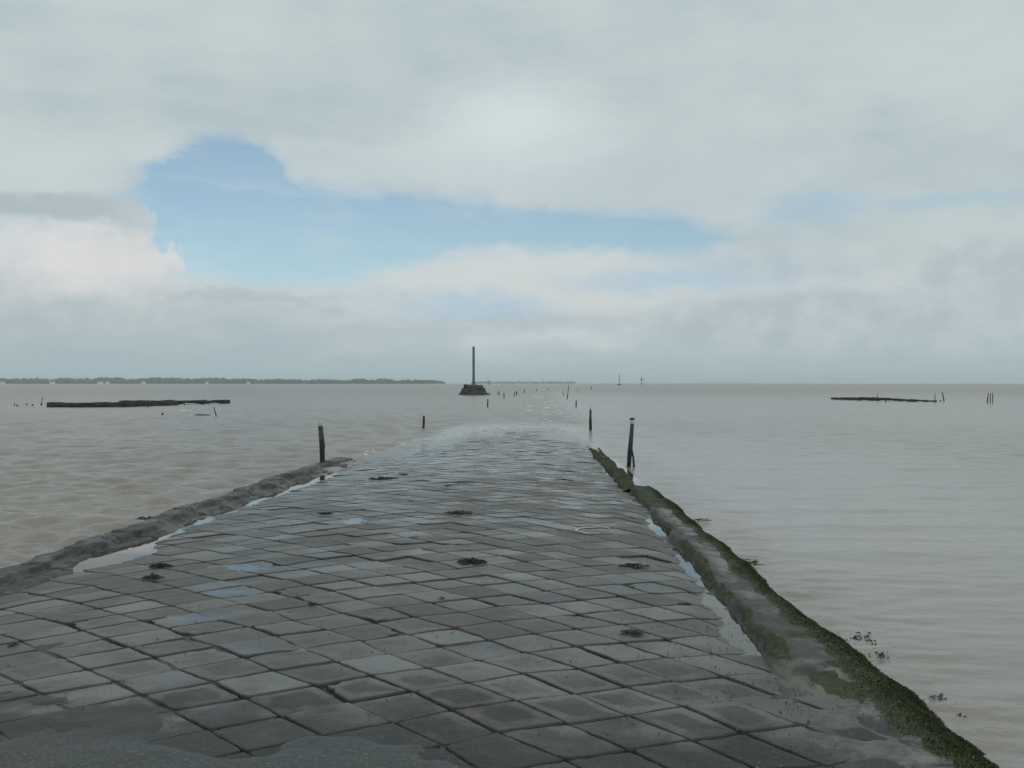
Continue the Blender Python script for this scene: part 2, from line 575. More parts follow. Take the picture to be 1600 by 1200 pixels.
def build_road():
    mb = MB()
    pv = []
    NI, NJ = 110, 130
    jit = RNG.normal(0, .012, (2 * NI + 2, 2 * NJ + 2, 2))
    slide = np.cumsum(RNG.normal(0, .012, 2 * NJ + 2)); slide -= np.linspace(0, slide[-1], len(slide))
    slide = slide * .6

    def node(i, j):
        o = slide[j + NJ]
        x = (i + o) * EA[0] + j * EB[0] + jit[i + NI, j + NJ, 0]
        y = (i + o) * EA[1] + j * EB[1] + jit[i + NI, j + NJ, 1]
        return x, y

    def warp(x, y):
        return x + GX0, y + GY0 - .058 * (x * np.abs(x) * 0 + x * x) + 0 * x

    K = 7
    rings = [(1.0, -.05), (1.0, -.013), (.990, -.0016), (.95, 0.0), (.58, 0.0), (.28, 0.0)]
    for i in range(-NI, NI):
        for j in range(-NJ, NJ):
            c = [node(i, j), node(i + 1, j), node(i + 1, j + 1), node(i, j + 1)]
            cx = sum(q[0] for q in c) / 4; cy = sum(q[1] for q in c) / 4
            wx, wy = warp(cx, cy)
            if wy < -4 or wy > 47:
                continue
            xl = np.interp(wy, *LEFT_IN) - .25; xr = np.interp(wy, *RIGHT_IN) + .15
            if wx < xl or wx > xr:
                continue
            far = wy > 24
            kk = 4 if far else K
            gap = random.uniform(.004, .009)
            if random.random() < .06: gap = random.uniform(.012, .022)
            out = []
            for e in range(4):
                ax, ay = c[e]; bx, by = c[(e + 1) % 4]
                for k in range(kk):
                    t = k / kk
                    out.append((ax + (bx - ax) * t, ay + (by - ay) * t))
            P = np.array(out) - (cx, cy)
            rr = np.hypot(P[:, 0], P[:, 1])
            # round the corners and shrink by the joint width
            corner = np.zeros(len(P)); corner[::kk] = 1
            shrink = gap * 1.35 + corner * random.uniform(.001, .014)
            P = P * (1 - shrink / rr)[:, None]
            an = np.arctan2(P[:, 1], P[:, 0])
            s = i * 131 + j * 17
            P = P * (1 + .024 * vnoise(P[:, 0] * 26 + s * 1.37, P[:, 1] * 26 + s * .77, None, 2))[:, None]
            if random.random() < .09 and not far:            # a broken corner
                k0 = random.randrange(4) * kk
                for q in range(-2, 3):
                    P[(k0 + q) % len(P)] *= random.uniform(.76, .86)
            tx, ty = random.gauss(0, .008), random.gauss(0, .008)
            dz = random.gauss(0, .0022)
            sunk = random.random()
            if sunk < .03: dz -= .012
            dome = random.uniform(-.003, .004)
            vs = []
            rid, r2 = random.random(), random.random()
            for (s_, zo) in rings:
                q = P * s_
                X, Y = warp(q[:, 0] + cx, q[:, 1] + cy)
                z = zo + dz + tx * q[:, 0] + ty * q[:, 1] + dome * (1 - s_ * s_)
                vs.append(np.stack([X, Y, z], -1))
                pv.append(np.stack([np.full(len(X), rid), np.full(len(X), s_ if zo > -.04 else 1.0), np.full(len(X), r2)], -1))
            n = len(P)
            V = np.concatenate(vs)
            idx = np.arange(n * len(rings)).reshape(len(rings), n)
            idx = np.concatenate([idx, idx[:, :1]], 1)
            quads = np.stack([idx[:-1, :-1], idx[:-1, 1:], idx[1:, 1:], idx[1:, :-1]], -1).reshape(-1, 4)
            X, Y = warp(np.array([cx]), np.array([cy]))
            V = np.concatenate([V, [[X[0], Y[0], dz + dome]]])
            pv.append(np.array([[rid, 0, r2]]))
            tri = np.stack([idx[-1, :-1], idx[-1, 1:], np.full(n, len(V) - 1)], -1)
            # orientation: make the top face up
            a0, b0 = P[0], P[1]
            if a0[0] * b0[1] - a0[1] * b0[0] < 0:
                quads = quads[:, ::-1]; tri = tri[:, ::-1]
            mb.add(V, [quads, tri], 0)
    allv = np.concatenate(mb.v)
    allv[:, 2] += road_z(allv[:, 0], allv[:, 1]) + .0022 * vnoise(allv[:, 0] * 14, allv[:, 1] * 14, None, 9)
    mb.v = [allv]
    # bed below the stones
    ys = np.concatenate([np.linspace(-6, 3, 30), np.linspace(3.1, 14, 320), np.linspace(14.1, 60, 360)])
    ts = np.linspace(0, 1, 150)
    Yg = ys[:, None] * np.ones_like(ts)[None]
    xl = np.interp(ys, *LEFT_IN) - .35; xr = np.interp(ys, *RIGHT_IN) + .35
    Xg = xl[:, None] + (xr - xl)[:, None] * ts[None]
    Zg = road_z(Xg, Yg) - .024 + .006 * fbm(Xg * 5, Yg * 5, None, 3, 31)
    # silt that has filled the joints in patches
    fill = sstep(fbm(Xg * .8 + 3, Yg * .8, None, 3, 41), .15, .7)
    Zg = Zg + .013 * fill
    ft = sstep(Yg + .12 * Xg + .5 * fbm(Xg * 1.5, Yg * 1.5, None, 4, 43), 4.75, 4.25) * sstep(Xg, .2, -.5)
    ft = np.maximum(ft, sstep(Xg - .35 * (Yg - 4.2) + .35 * fbm(Xg * 1.7, Yg * 1.7, None, 4, 44), .75, 1.05) * sstep(Yg, 6.2, 5.6))
    Zg = Zg + .027 * ft
    mb.grid(np.stack([Xg, Yg, Zg], -1), 1)
    pv.append(np.zeros((Xg.size, 3)))
    o = mb.build('road', [M_PAVER, M_BED], attrs={'pv': np.concatenate(pv)})
    tag(o, kind='structure')
    return o


road = build_road()

# ------------------------------------------------------------------ PUDDLES
PUD = []


def puddle(x, y, rx, ry, z, seed, slope=0.0):
    n = 56
    an = np.arange(n) / n * 2 * math.pi
    w = 1 + .22 * fbm(np.cos(an) * 1.6 + seed * 3.1, np.sin(an) * 1.6, None, 3, seed)
    P0 = np.stack([x + rx * w * np.cos(an), y + ry * w * np.sin(an), np.full(n, z)], -1)
    mb = MB()
    P0[:, 2] += slope * (P0[:, 1] - y)
    rings = np.stack([np.array([x, y, z]) + (P0 - np.array([x, y, z])) * s for s in (1, .6, .25)])
    mb.grid(rings, 0, closed=True)
    c = np.concatenate([rings[-1], [[x, y, z]]])
    k = np.arange(n)
    mb.add(c, np.stack([k, (k + 1) % n, np.full(n, n)], -1))
    o = mb.build('puddle', M_PUD)
    me = o.data
    if me.polygons[0].normal.z < 0:
        me.flip_normals()
    tag(o, kind='structure')
    return o


for k, (x, y, rx, ry) in enumerate(POOLS):
    z0 = float(road_plain(x, y))
    puddle(x, y, rx * 1.0, ry * 1.0, z0 - .0095, k)
# water standing in the gutters, one ribbon along each kerb


def gutter_water(edge, sgn, y0, y1, off, wid, lev):
    ys = np.linspace(y0, y1, 160)
    xe = np.interp(ys, *edge)
    z = zc(ys) - crown(xe + sgn * off, ys) - .025 + lev(ys)
    ts = np.linspace(-.35, wid, 12)
    P = np.stack([xe[:, None] + sgn * ts[None], ys[:, None] + 0 * ts[None], z[:, None] + 0 * ts[None]], -1)
    mb = MB(); mb.grid(P)
    o = mb.build('puddle', M_PUD)
    if o.data.polygons[0].normal.z < 0:
        o.data.flip_normals()
    tag(o, kind='structure')


gutter_water(LEFT_IN, 1, 7.0, 25.5, .25, .95, lambda y: -.030 + .026 * sstep(y, 9.0, 10.2) + .008 * sstep(y, 14, 20) + .010 * vnoise(y * .5, y * 0, None, 91))
gutter_water(RIGHT_IN, -1, 6.1, 24.0, .18, .65, lambda y: .013 - .019 * sstep(y, 8.0, 10.0) + .006 * sstep(y, 14, 19) + .007 * vnoise(y * .6, y * 0, None, 92))


# ------------------------------------------------------------------ KERBS
def strip(name, mat, Y, S, xfun, zfun, attrfun, parent=None):
    mb = MB()
    Yg, Sg = np.meshgrid(Y, S, indexing='ij')
    X = xfun(Sg, Yg); Z = zfun(Sg, Yg, X)
    mb.grid(np.stack([X, Yg, Z], -1))
    A = attrfun(Sg, Yg, X, Z)
    return mb.build(name, mat, parent, attrs={'kb': np.stack([np.clip(q, 0, 1) for q in A], -1).reshape(-1, 3)})


def left_kerb():
    root = empty('stone_kerb', (-4.3, 8, .1))
    root_inv = Vector(root.location)
    Y = np.concatenate([np.linspace(-4, 6, 80), np.linspace(6.03, 14, 420), np.linspace(14.05, 25, 300)])
    S = np.concatenate([np.linspace(-.08, .5, 46), np.linspace(.52, 1.35, 36)])
    w = lambda y: .52 + .05 * vnoise(y * .55, y * 0, None, 8) + .06 * sstep(y, 11, 6) - .04 * sstep(y, 17, 23)

    def xf(s, y):
        xl = np.interp(y, *LEFT_IN) + .05 * fbm(y * .9, y * 0 + 3, None, 5, 12, .6) - .03
        return xl - s * w(y) - .02 * fbm(y * 4, s * 5, None, 3, 13)

    def zf(s, y, x):
        base = road_plain(np.interp(y, *LEFT_IN), y) - .05
        top = .165 * sstep(y, 26, 9) ** .6 + .03
        top = np.interp(y, [-4, 6, 8, 12, 16, 20, 22, 23.5, 24.5, 26], [.185, .175, .17, .165, .15, .13, .105, .06, -.02, -.08])
        top = top + .008 * fbm(y * .9, y * 0 + 1, None, 3, 21)
        rise = sstep(s, -.02, .26 + .10 * fbm(y * 2.2, y * 0, None, 2, 22))
        z = base + (top - base) * (.42 * rise + .18 * np.clip((s - .1) / .72, 0, 1) + .40 * sstep(s, .40 + .16 * fbm(y * 1.6, y * 0 + 4, None, 4, 35), .50 + .16 * fbm(y * 1.6, y * 0 + 4, None, 4, 35)))
        sc_ = .86 + .07 * fbm(y * 1.4, y * 0 + 8, None, 4, 29)
        z = z - (top + .45) * np.clip((s - sc_) / .16, 0, 1) ** .8
        # ledges and lumps
        lump = fbm(x * 2.2, y * 1.1, None, 5, 23, .55)
        z = z + .010 * lump * sstep(s, -.02, .15)
        led = vnoise(x * 5 + y * .5, y * .6, None, 24)
        yb = y * 1.15 + .35 * s + .5 * vnoise(y * .4, y * 0, None, 33)
        fb = yb - np.floor(yb)
        z = z + .026 * (hash3(np.floor(yb), np.floor(yb) * 0, np.floor(yb) * 0, 34) - .5) * sstep(s, .05, .2)
        z = z - .045 * (1 - sstep(np.minimum(fb, 1 - fb), .0, .045)) * sstep(s, .05, .2)
        z = z + .012 * sstep(led, .0, .05) * sstep(s, .02, .15)
        cr = np.abs(fbm(x * 1.5, y * 1.6, None, 3, 25))
        z = z - .02 * (1 - sstep(cr, .0, .03)) * sstep(s, .1, .2)
        return z

    def af(s, y, x, z):
        moss = .25 * sstep(fbm(x * 2, y * .7, None, 3, 26), .1, .6) * sstep(s, .0, .2) + .5 * sstep(s, .9, 1.1)
        moss = moss + .55 * sstep(y, 8.2, 6.8) * sstep(vnoise(y * 1.2, x * 4, None, 28), -.2, .3)
        wet = .5 + .5 * sstep(s, .3, .0)
        return moss, wet, .4 * sstep(s, .25, .0)

    o = strip('kerb_stone', M_KERB_L, Y, S, xf, zf, af)
    o.parent = root; o.matrix_parent_inverse = Matrix.Translation(-root_inv)
    tag(root, 'low rounded brown stone kerb along the left side of the paved road', 'kerb')
    return root


def outer_x(y):
    return np.interp(y, [-6, 4.5, 7, 12, 17], [2.32, 2.23, 2.09, 2.02, 1.97])


def right_profile(s, y, x):
    """height of the right kerb; s runs 0 (road side) to 1 (water line)"""
    rz = road_plain(np.interp(y, *RIGHT_IN), y)
    top = np.interp(y, [-6, 4, 7, 12, 17], [.225, .21, .182, .15, .118]) + .015 * fbm(y * .8, y * 0, None, 3, 51)
    base = rz - .03
    low = sstep(y, 6.3, 5.2)                       # near the viewer the step is buried in silt
    rise = sstep(s, .0, .075 + .02 * fbm(y * 2.5, y * 0, None, 3, 52))
    z = base + (top - base) * rise
    zflat = rz - .012 + (top - rz - .01) * sstep(s, .15, .75)
    z = z * (1 - low) + zflat * low
    # hollow in the middle of the top that holds the wet
    z = z - .010 * np.exp(-((s - .45) / .15) ** 2) * (1 - low * .5)
    fall = np.clip((s - .58 - .05 * fbm(y * 1.7, y * 0 + 5, None, 3, 53)) / .52, 0, 1.6) ** 1.25
    z = z - (top + .14) * fall
    z = z + .010 * fbm(x * 4, y * 3.2, None, 5, 54, .55)
    cr = np.abs(fbm(x * 1.1 + 4, y * 1.3, None, 3, 55))
    z = z - .02 * (1 - sstep(cr, 0, .05)) * sstep(s, .1, .2)
    ridge = np.exp(-((s - .12) / .05) ** 2) * sstep(fbm(y * .9 + 2, y * 0, None, 3, 56), -.35, .3)
    z = z + .012 * ridge * (1 - low)
    z = z + .020 * fbm(x * 10, y * 6, None, 4, 57, .6) * np.exp(-((s - .10) / .13) ** 2) * (1 - low)
    z = z + .010 * fbm(x * 12, y * 8, None, 3, 59, .6) * sstep(s, .6, .8)
    return z


def right_moss(s, y, x, z):
    m = sstep(s, .34, .60) * 1.15 + .80 * np.exp(-((s - .08) / .06) ** 2) * sstep(fbm(y * .9 + 2, y * 0, None, 3, 56), -.5, .2) * sstep(y, 5.4, 6.4)
    m = m + 1.1 * sstep(y, 12.8, 15.0)
    m = m + .30 * sstep(fbm(x * 2, y * 1.0, None, 3, 58), .1, .6)
    m = m + .9 * sstep(fbm(x * 3.2, y * 2.6, None, 4, 60), .12, .42) * sstep(y, 6.9, 6.3) * sstep(y, 4.4, 5.3) * sstep(s, .02, .15)
    m = m - .5 * sstep(y, 4.9, 4.3) * sstep(s, .7, .4)
    return m


def right_kerb():
    root = empty('mossy_kerb', (1.7, 8, .1))
    inv = Matrix.Translation(-Vector(root.location))
    Y = np.concatenate([np.linspace(-4, 3.4, 60), np.linspace(3.42, 9, 420), np.linspace(9.02, 16.85, 330)])
    S = np.concatenate([np.linspace(-.1, .3, 34), np.linspace(.31, 1.0, 56), np.linspace(1.02, 1.5, 14)])

    def xf(s, y):
        xi = np.interp(y, *RIGHT_IN) - .06 * sstep(y, 6.5, 5) * 4 + .028 * fbm(y * 1.2, y * 0 + 2, None, 4, 61)
        xo = outer_x(y) + .035 * fbm(y * 1.1, y * 0 + 6, None, 4, 62)
        return xi + (xo - xi) * s + .012 * fbm(y * 7, s * 6, None, 3, 63)

    def zf(s, y, x):
        z = right_profile(s, y, x)
        endd = 16.7 - .35 * sstep(s, .2, .0) + .05 * vnoise(x * 6, x * 0, None, 66)
        return z - .4 * sstep(y, endd - .02, endd + .12)

    def af(s, y, x, z):
        moss = right_moss(s, y, x, z)
        wet = np.exp(-((s - .42) / .22) ** 2)
        sand = sstep(y, 6.4, 5.4) * sstep(s, .85, .6) + .5 * np.exp(-((s - .33) / .1) ** 2)
        return moss, wet, sand

    o = strip('kerb_top', M_KERB_R, Y, S, xf, zf, af)
    o.parent = root; o.matrix_parent_inverse = inv
    # tufts of moss and weed standing along the edges
    mb = MB()
    n = 120000
    yy = 3.6 * (16.7 / 3.6) ** RNG.random(n)
    ss = RNG.normal(.78, .13, n)
    xx = xf(ss, yy)
    zz = right_profile(ss, yy, xx)
    mm = right_moss(ss, yy, xx, zz) + .6 * fbm(xx * 5, yy * 4, None, 3, 71)
    ok = (mm > .62) & (zz > -.03)
    yy, xx, zz = yy[ok], xx[ok], zz[ok]
    n = len(yy)
    h = RNG.uniform(.002, .010, n); w = RNG.uniform(.002, .005, n)
    a = RNG.random(n) * 6.283
    lx, ly = RNG.normal(0, .006, n), RNG.normal(0, .006, n)
    V = np.stack([np.stack([xx - np.cos(a) * w, yy - np.sin(a) * w, zz - .004], -1),
                  np.stack([xx + np.cos(a) * w, yy + np.sin(a) * w, zz - .004], -1),
                  np.stack([xx + np.cos(a) * w * .6 + lx, yy + np.sin(a) * w * .6 + ly, zz + h], -1),
                  np.stack([xx - np.cos(a) * w * .6 + lx, yy - np.sin(a) * w * .6 + ly, zz + h * .9], -1)], 1)
    mb.add(V.reshape(-1, 3), np.arange(4 * n).reshape(-1, 4))
    t = mb.build('moss', M_MOSS)
    t.parent = root; t.matrix_parent_inverse = inv
    tag(t, kind='stuff')
    tag(root, 'broad wet concrete kerb with green moss along the right side of the road', 'kerb')
    # narrow line of weedy stones running on into the water
    root2 = empty('rubble_ridge', (1.5, 20, .05))
    Y = np.linspace(16.2, 29, 420); S = np.linspace(-.2, 1.2, 40)

    def xf2(s, y):
        return 1.34 + .05 * fbm(y * 1.1, y * 0 + 1, None, 3, 81) + s * (.30 - .05 * sstep(y, 18, 26)) + .02 * fbm(y * 6, s * 6, None, 2, 82)

    def zf2(s, y, x):
        top = np.interp(y, [16, 19, 22, 25, 26.5, 29], [.15, .13, .10, .055, .0, -.06])
        pr = np.clip(1 - np.abs(s - .5) * 1.7, -.9, 1)
        z = top * sstep(pr, 0, .5) + np.minimum(pr, 0) * .3 - .02
        lump = fbm(x * 7, y * 3.4, None, 4, 83, .6)
        return z + .06 * lump

    def af2(s, y, x, z):
        return .75 + 0 * s, .4 + 0 * s, 0 * s
    o2 = strip('rubble', M_KERB_R, Y, S, xf2, zf2, af2)
    o2.parent = root2; o2.matrix_parent_inverse = Matrix.Translation(-Vector(root2.location))
    tag(root2, 'narrow dark ridge of weedy stones running from the kerb into the water', 'stone ridge')


left_kerb()
right_kerb()


# ------------------------------------------------------------------ SEA
def wave_height(x, y, cell):
    rs = np.random.default_rng(5)
    h = np.zeros_like(x)
    for lam0 in (.17, .22, .28, .36, .46, .60, .80, 1.1, 1.7):
        for q in range(7):
            lam = lam0 * rs.uniform(.82, 1.22)
            th = R(100) + rs.normal(0, .55)
            k = 2 * math.pi / lam
            ph = rs.uniform(0, 6.28)
            amp = .0072 * lam ** .42 * rs.uniform(.6, 1.3)
            fade = np.clip((lam / cell - 3.0) / 4, 0, 1)
            ok = fade > 0
            xx, yy = x[ok], y[ok]
            arg = k * (np.cos(th) * xx + np.sin(th) * yy) + ph
            arg = arg + .8 * vnoise(xx * .25 / lam + q, yy * .25 / lam, None, 90 + q)
            h[ok] += fade[ok] * amp * (np.sin(arg) + .28 * np.cos(2 * arg))
    return h


def calm_height(x, y, cell):
    rs = np.random.default_rng(6)
    h = np.zeros_like(x)
    for lam0 in (.28, .45, .8, 1.5):
        for q in range(5):
            lam = lam0 * rs.uniform(.8, 1.25)
            th = R(88) + rs.normal(0, .22)
            k = 2 * math.pi / lam
            fade = np.clip((lam / cell - 3.0) / 4, 0, 1)
            ph = rs.uniform(0, 6.28)
            ok = fade > 0
            xx, yy = x[ok], y[ok]
            arg = k * (np.cos(th) * xx + np.sin(th) * yy) + ph + 1.2 * vnoise(xx * .12 / lam, yy * .25 / lam, None, 70 + q)
            h[ok] += fade[ok] * .0013 * lam ** .7 * np.sin(arg)
    return h


def agit(x, y):
    """0 in the lee of the road (right), 1 on the open side"""
    right = sstep(x, 1.0, 3.0)
    lee = right * (.55 + .38 * sstep(y, 45, 14) * sstep(x, 14, 5))
    mid = sstep(x, -2.9, -3.9) + sstep(y, 38, 50) * (1 - right) + right
    return np.clip(mid, .22, 1) * (1 - lee)


def build_sea():
    rad = [0.6, 1.6, 2.6, 3.4]
    d = 3.4
    while d < 320:
        d *= 1 + .0048 * (1 if d < 90 else d / 90)
        rad.append(d)
    while d < 6900:
        d *= 1.10
        rad.append(min(d, 6900))
    rad = np.array(rad)
    az = np.concatenate([np.linspace(-180, -33, 60)[:-1], np.linspace(-33, 31, 900), np.linspace(31, 180, 60)[1:-1]])
    az = np.radians(az)
    Rg, Ag = np.meshgrid(rad, az, indexing='ij')
    X, Y = Rg * np.sin(Ag), Rg * np.cos(Ag)
    cell = np.maximum(Rg * .0048 * np.maximum(1, Rg / 90), Rg * .0017 * 1.2)
    ag = agit(X, Y)
    infr = (np.abs(Ag) < 1.0)
    wz = np.zeros_like(X); cz = np.zeros_like(X)
    i1 = infr & (ag > .01); i2 = infr & (ag < .99)
    wz[i1] = wave_height(X[i1], Y[i1], cell[i1]) * ag[i1]
    cz[i2] = calm_height(X[i2], Y[i2], cell[i2]) * (1 - ag[i2])
    # depth over the road
    rz = np.where((X > -6) & (X < 4) & (Y < 70) & (Y > -8), road_plain(X, Y) - .2 * sstep(np.abs(X + 1.25), 2.65, 3.0), -1)
    depth = -rz + .014 * fbm(X * .55, Y * .28, None, 4, 95)
    shal = 1 - sstep(depth, .006, .050)
    damp = sstep(depth, .0, .12)
    Z = wz * damp + cz * (.35 + .65 * damp)
    # low swells spilling over the causeway where it dips under
    mb = MB()
    mb.grid(np.stack([X, Y, Z], -1), 0, closed=True)
    c = np.array([[0, 0, 0]])
    n = len(az)
    k = np.arange(n)
    base = 0
    o_center = mb.n
    mb.add(np.concatenate([np.stack([X[0], Y[0], Z[0]], -1), c]), np.stack([k, (k + 1) % n, np.full(n, n)], -1))
    far = sstep(Rg, 30, 260)
    A = np.stack([shal, 1 - ag, far], -1).reshape(-1, 3)
    A = np.concatenate([A, A[:n], [[0, 0, 0]]])
    o = mb.build('sea', M_SEA, attrs={'sea': A})
    if o.data.polygons[200000].normal.z < 0:
        o.data.flip_normals()
    tag(o, kind='structure')
    return o


sea = build_sea()


# ------------------------------------------------------------------ POSTS
def post(base, top, r0, r1, label, group=None, name='marker_post', mat=None, tip=0.0, seg=10, sink=.5, cat='post'):
    """slightly crooked weathered post; tip > 0 gives it a painted white head of that length"""
    base, top = Vector(base), Vector(top)
    root = empty(name, base)
    d = top - base
    n = 22
    body_end = 1 - tip / d.length if tip else 1.0
    seed = random.randrange(999)
    pts, rads = [], []
    for k in range(n + 1):
        t = -sink / d.length + (body_end + sink / d.length) * k / n
        wob = Vector((math.sin(t * 5 + seed), math.cos(t * 4 + seed * 2), 0)) * r0 * .10
        pts.append(d * t + wob)
        rads.append(r0 + (r1 - r0) * max(0, t))
    if not tip:
        pts.append(pts[-1] + d.normalized() * r1 * .25); rads.append(r1 * .75)
    mb = MB()
    mb.tube(pts, rads, seg, seed, .16)
    mb.build('shaft', mat or M_POST, root)
    if tip:
        m2 = MB()
        p0 = pts[-1]; p1 = d + (p0 - d * body_end)
        m2.tube([p0, p0 + (p1 - p0) * .5, p1, p1 + d.normalized() * r1 * .2], [r1 * 1.04, r1 * 1.0, r1 * .96, r1 * .6], seg, seed + 1, .06)
        m2.build('painted_tip', M_WHITE, root)
    tag(root, label, cat, group)
    return root


G_POST = 'marker posts along the sunken road'


def px_post(bx, by, tx, ty, wpx, label, group=G_POST, z=0.0, tip_px=0, mat=None, name='marker_post', cat='post', wtop=None):
    b = at(bx, by, z)
    t = at_d(tx, ty, b.y)
    s = b.y / F
    return post(b, t, wpx * s / 2, (wtop or wpx * .9) * s / 2, label, group, name, mat, tip_px * s, seg=10 if b.y < 60 else 7, cat=cat)


px_post(504, 723, 500.5, 657, 9.0, 'leaning weathered post with a white tip standing on the left kerb', tip_px=8.5, z=.10, wtop=7.4)
p = px_post(983.0, 729, 987.8, 656, 7.2, 'leaning dark post with a white collar, black cap and side prop', tip_px=6, wtop=6.0)
b = at(983.0, 729); s = b.y / F
mb = MB()
q0 = at_d(990.0, 728.5, b.y) - b; q1 = at_d(986.6, 697, b.y) - b
q0.y -= .06
mb.tube([q0 - Vector((-.01, 0, .5)), q0, q0.lerp(q1, .4) + Vector((.01, 0, 0)), q0.lerp(q1, .75), q1], [.026, .025, .023, .021, .016], 8, 5, .2)
mb.build('prop', M_DARKWOOD, p)
mb = MB()
c = at_d(987.6, 654.6, b.y) - b
mb.tube([c + Vector((0, 0, -.018)), c + Vector((0, 0, -.01)), c + Vector((0, 0, .016)), c + Vector((0, 0, .024))], [.036, .056, .052, .03], 12, 6, .1)
mb.build('cap', M_CAP, p)
px_post(923, 672, 922.3, 636.5, 4.6, 'dark upright post with a white tip beyond the right end of the paving', tip_px=4, wtop=3.4)
px_post(661.8, 670, 662.2, 650, 3.6, 'short dark post alone in the water left of the road end')
px_post(762, 636, 762.2, 624, 2.2, 'thin dark post in front of the stone refuge mound')
px_post(900, 636, 900.6, 626, 2.0, 'short dark post directly beyond the white tipped upright post')
px_post(787.5, 622, 787.4, 614, 1.7, 'small black post right of the refuge mound')
px_post(803.6, 619.6, 804, 612.4, 1.3, 'thin left post of a close pair beyond the refuge')
px_post(807.2, 617.2, 807.2, 611.2, 1.9, 'thick right post of a close pair beyond the refuge')
px_post(819.8, 614, 819, 609.4, 1.4, 'leaning post stub beyond the pair of posts')
px_post(838.5, 612, 838.4, 607.6, .9, 'faint far thin post near the middle of the water, left of the foam')
px_post(856.6, 610, 856.6, 606, .9, 'faint farthest post just above the white foam streak')
px_post(879.2, 613, 879.2, 610, 1.0, 'tiny post stub left of the tall leaning stake')
px_post(880.6, 618.5, 880.4, 614, 1.1, 'short thin post in front of the tiny stub')
px_post(887, 617, 888.6, 602, 1.3, 'tall thin leaning stake with its head above its neighbours')
px_post(886.2, 623.6, 886.9, 616, 1.4, 'dark post standing right below the tall leaning stake')
px_post(902.6, 610, 902.4, 607.4, 1.0, 'tiny far post right of the tall leaning stake')
px_post(924, 608, 924, 604, 1.3, 'small far post alone on the right of the row')
# a broad weathered pair left of the black post
b = at(779, 617.5)
px_post(778.4, 617.5, 778.2, 611.2, 1.3, 'grey left stake of the twin stakes beside the refuge mound', mat=M_MAST)
px_post(780.1, 617.4, 780.2, 611.0, 1.3, 'grey right stake of the twin stakes beside the refuge mound', mat=M_MAST)

# ------------------------------------------------------------------ left oyster rack and its stakes


def rack(pts, hpx, depth, label, seed, bottom_gap=0.0, group=None, legs=()):
    """long lumpy bar; pts are pixel points of its lower edge, hpx its height in pixels at each"""
    W = [at(px, py) for px, py in pts]
    root = empty('oyster_rack', W[0])
    n = 120
    cum = [0]
    for a, b_ in zip(W[:-1], W[1:]):
        cum.append(cum[-1] + (b_ - a).length)
    tt = np.linspace(0, cum[-1], n)
    X = np.interp(tt, cum, [w.x for w in W]); Y = np.interp(tt, cum, [w.y for w in W])
    H = np.interp(tt, cum, [h * w.y / F for h, w in zip(hpx, W)])
    seg = 16
    an = np.arange(seg) / seg * 2 * math.pi
    ca, sa = np.cos(an), np.sin(an)
    ca = np.sign(ca) * np.abs(ca) ** .5; sa = np.sign(sa) * np.abs(sa) ** .5
    P = np.zeros((n, seg, 3))
    topn = 1 + .10 * fbm(tt * 1.1, tt * 0 + seed, None, 4, seed)
    botn = bottom_gap + .05 * np.clip(fbm(tt * .9, tt * 0 + 5, None, 3, seed + 3), -1, 1)
    for k in range(seg):
        zz = np.where(sa[k] > 0, H * topn * (.55 + .45 * sa[k]), botn + (H * .55 - botn) * (1 + sa[k]))
        P[:, k] = np.stack([X - W[0].x, Y + ca[k] * depth * (1 + .1 * fbm(tt * 2, tt * 0 + k, None, 2, seed)) - W[0].y, zz], -1)
    P += .03 * fbm(P[..., 0] * 2.2, P[..., 1] * 2.2, P[..., 2] * 4, 4, seed + 9)[..., None] * np.array([.3, 1, 1.0])
    mb = MB(); mb.grid(P, closed=True)
    for ring, fl in ((P[0], 0), (P[-1], 1)):
        vv = np.concatenate([ring, ring.mean(0)[None]])
        k = np.arange(seg)
        t = np.stack([k, (k + 1) % seg, np.full(seg, seg)], -1)
        mb.add(vv, t if fl == 0 else t[:, ::-1])
    mb.build('deck', M_RACK, root)
    for (px, py0, py1, wpx) in legs:
        q = at(px, py0); s_ = q.y / F
        m2 = MB()
        t_ = at_d(px, py1, q.y)
        m2.tube([q - W[0] - Vector((0, 0, .5)), q - W[0], (q + t_) / 2 - W[0], t_ - W[0]], [wpx * s_ * .5] * 3 + [wpx * s_ * .4], 7, int(px), .15)
        m2.build('stake', M_DARKWOOD, root)
    tag(root, label, 'oyster rack', group)
    return root


rack([(76, 636), (130, 636.3), (200, 635.8), (277, 633.2)], [7.4, 7.4, 7.6, 5.2], .35,
     'long thick dark rack low on the water at left, nearer of the two overlapping racks', 3, -.05, 'dark racks in the water', legs=((231, 637.2, 631, 1.3),))
rack([(188, 632.2), (260, 631.6), (320, 631.4), (358, 630.4)], [6.4, 6.2, 6.2, 5.6], .30,
     'long flat dark rack at left, farther one, reaching out to the right', 8, .02, 'dark racks in the water', legs=((288, 634, 628, 1.2),))
rack([(1299, 624.2), (1340, 625.6), (1390, 626.3), (1425, 627.8), (1463, 628.2)], [3.2, 5.0, 4.4, 3.6, 2.6], .22,
     'long thin dark rack low on the water at right with thin stakes', 14, .0, 'dark racks in the water',
     legs=((1371, 628.5, 614.5, .9), (1384, 629.2, 624, 1.5), (1461, 628.6, 615.5, 1.2), (1419, 628.6, 623, 1.0)))


def lump(px, py, wpx, hpx, label, name='stump', cat='stump', group=None, mat=None):
    b = at(px, py); s = b.y / F
    root = empty(name, b)
    mb = MB()
    r = wpx * s / 2; h = hpx * s
    sd = int(px * 3)
    mb.tube([(0, 0, -.3), (0, 0, 0), (r * .1, 0, h * .5), (r * .05, 0, h * .85), (0, 0, h)], [r * 1.05, r, r * .9, r * .7, r * .3], 9, sd, .3, nf=1.3)
    mb.build('stub', mat or M_DARKWOOD, root)
    tag(root, label, cat, group)
    return root


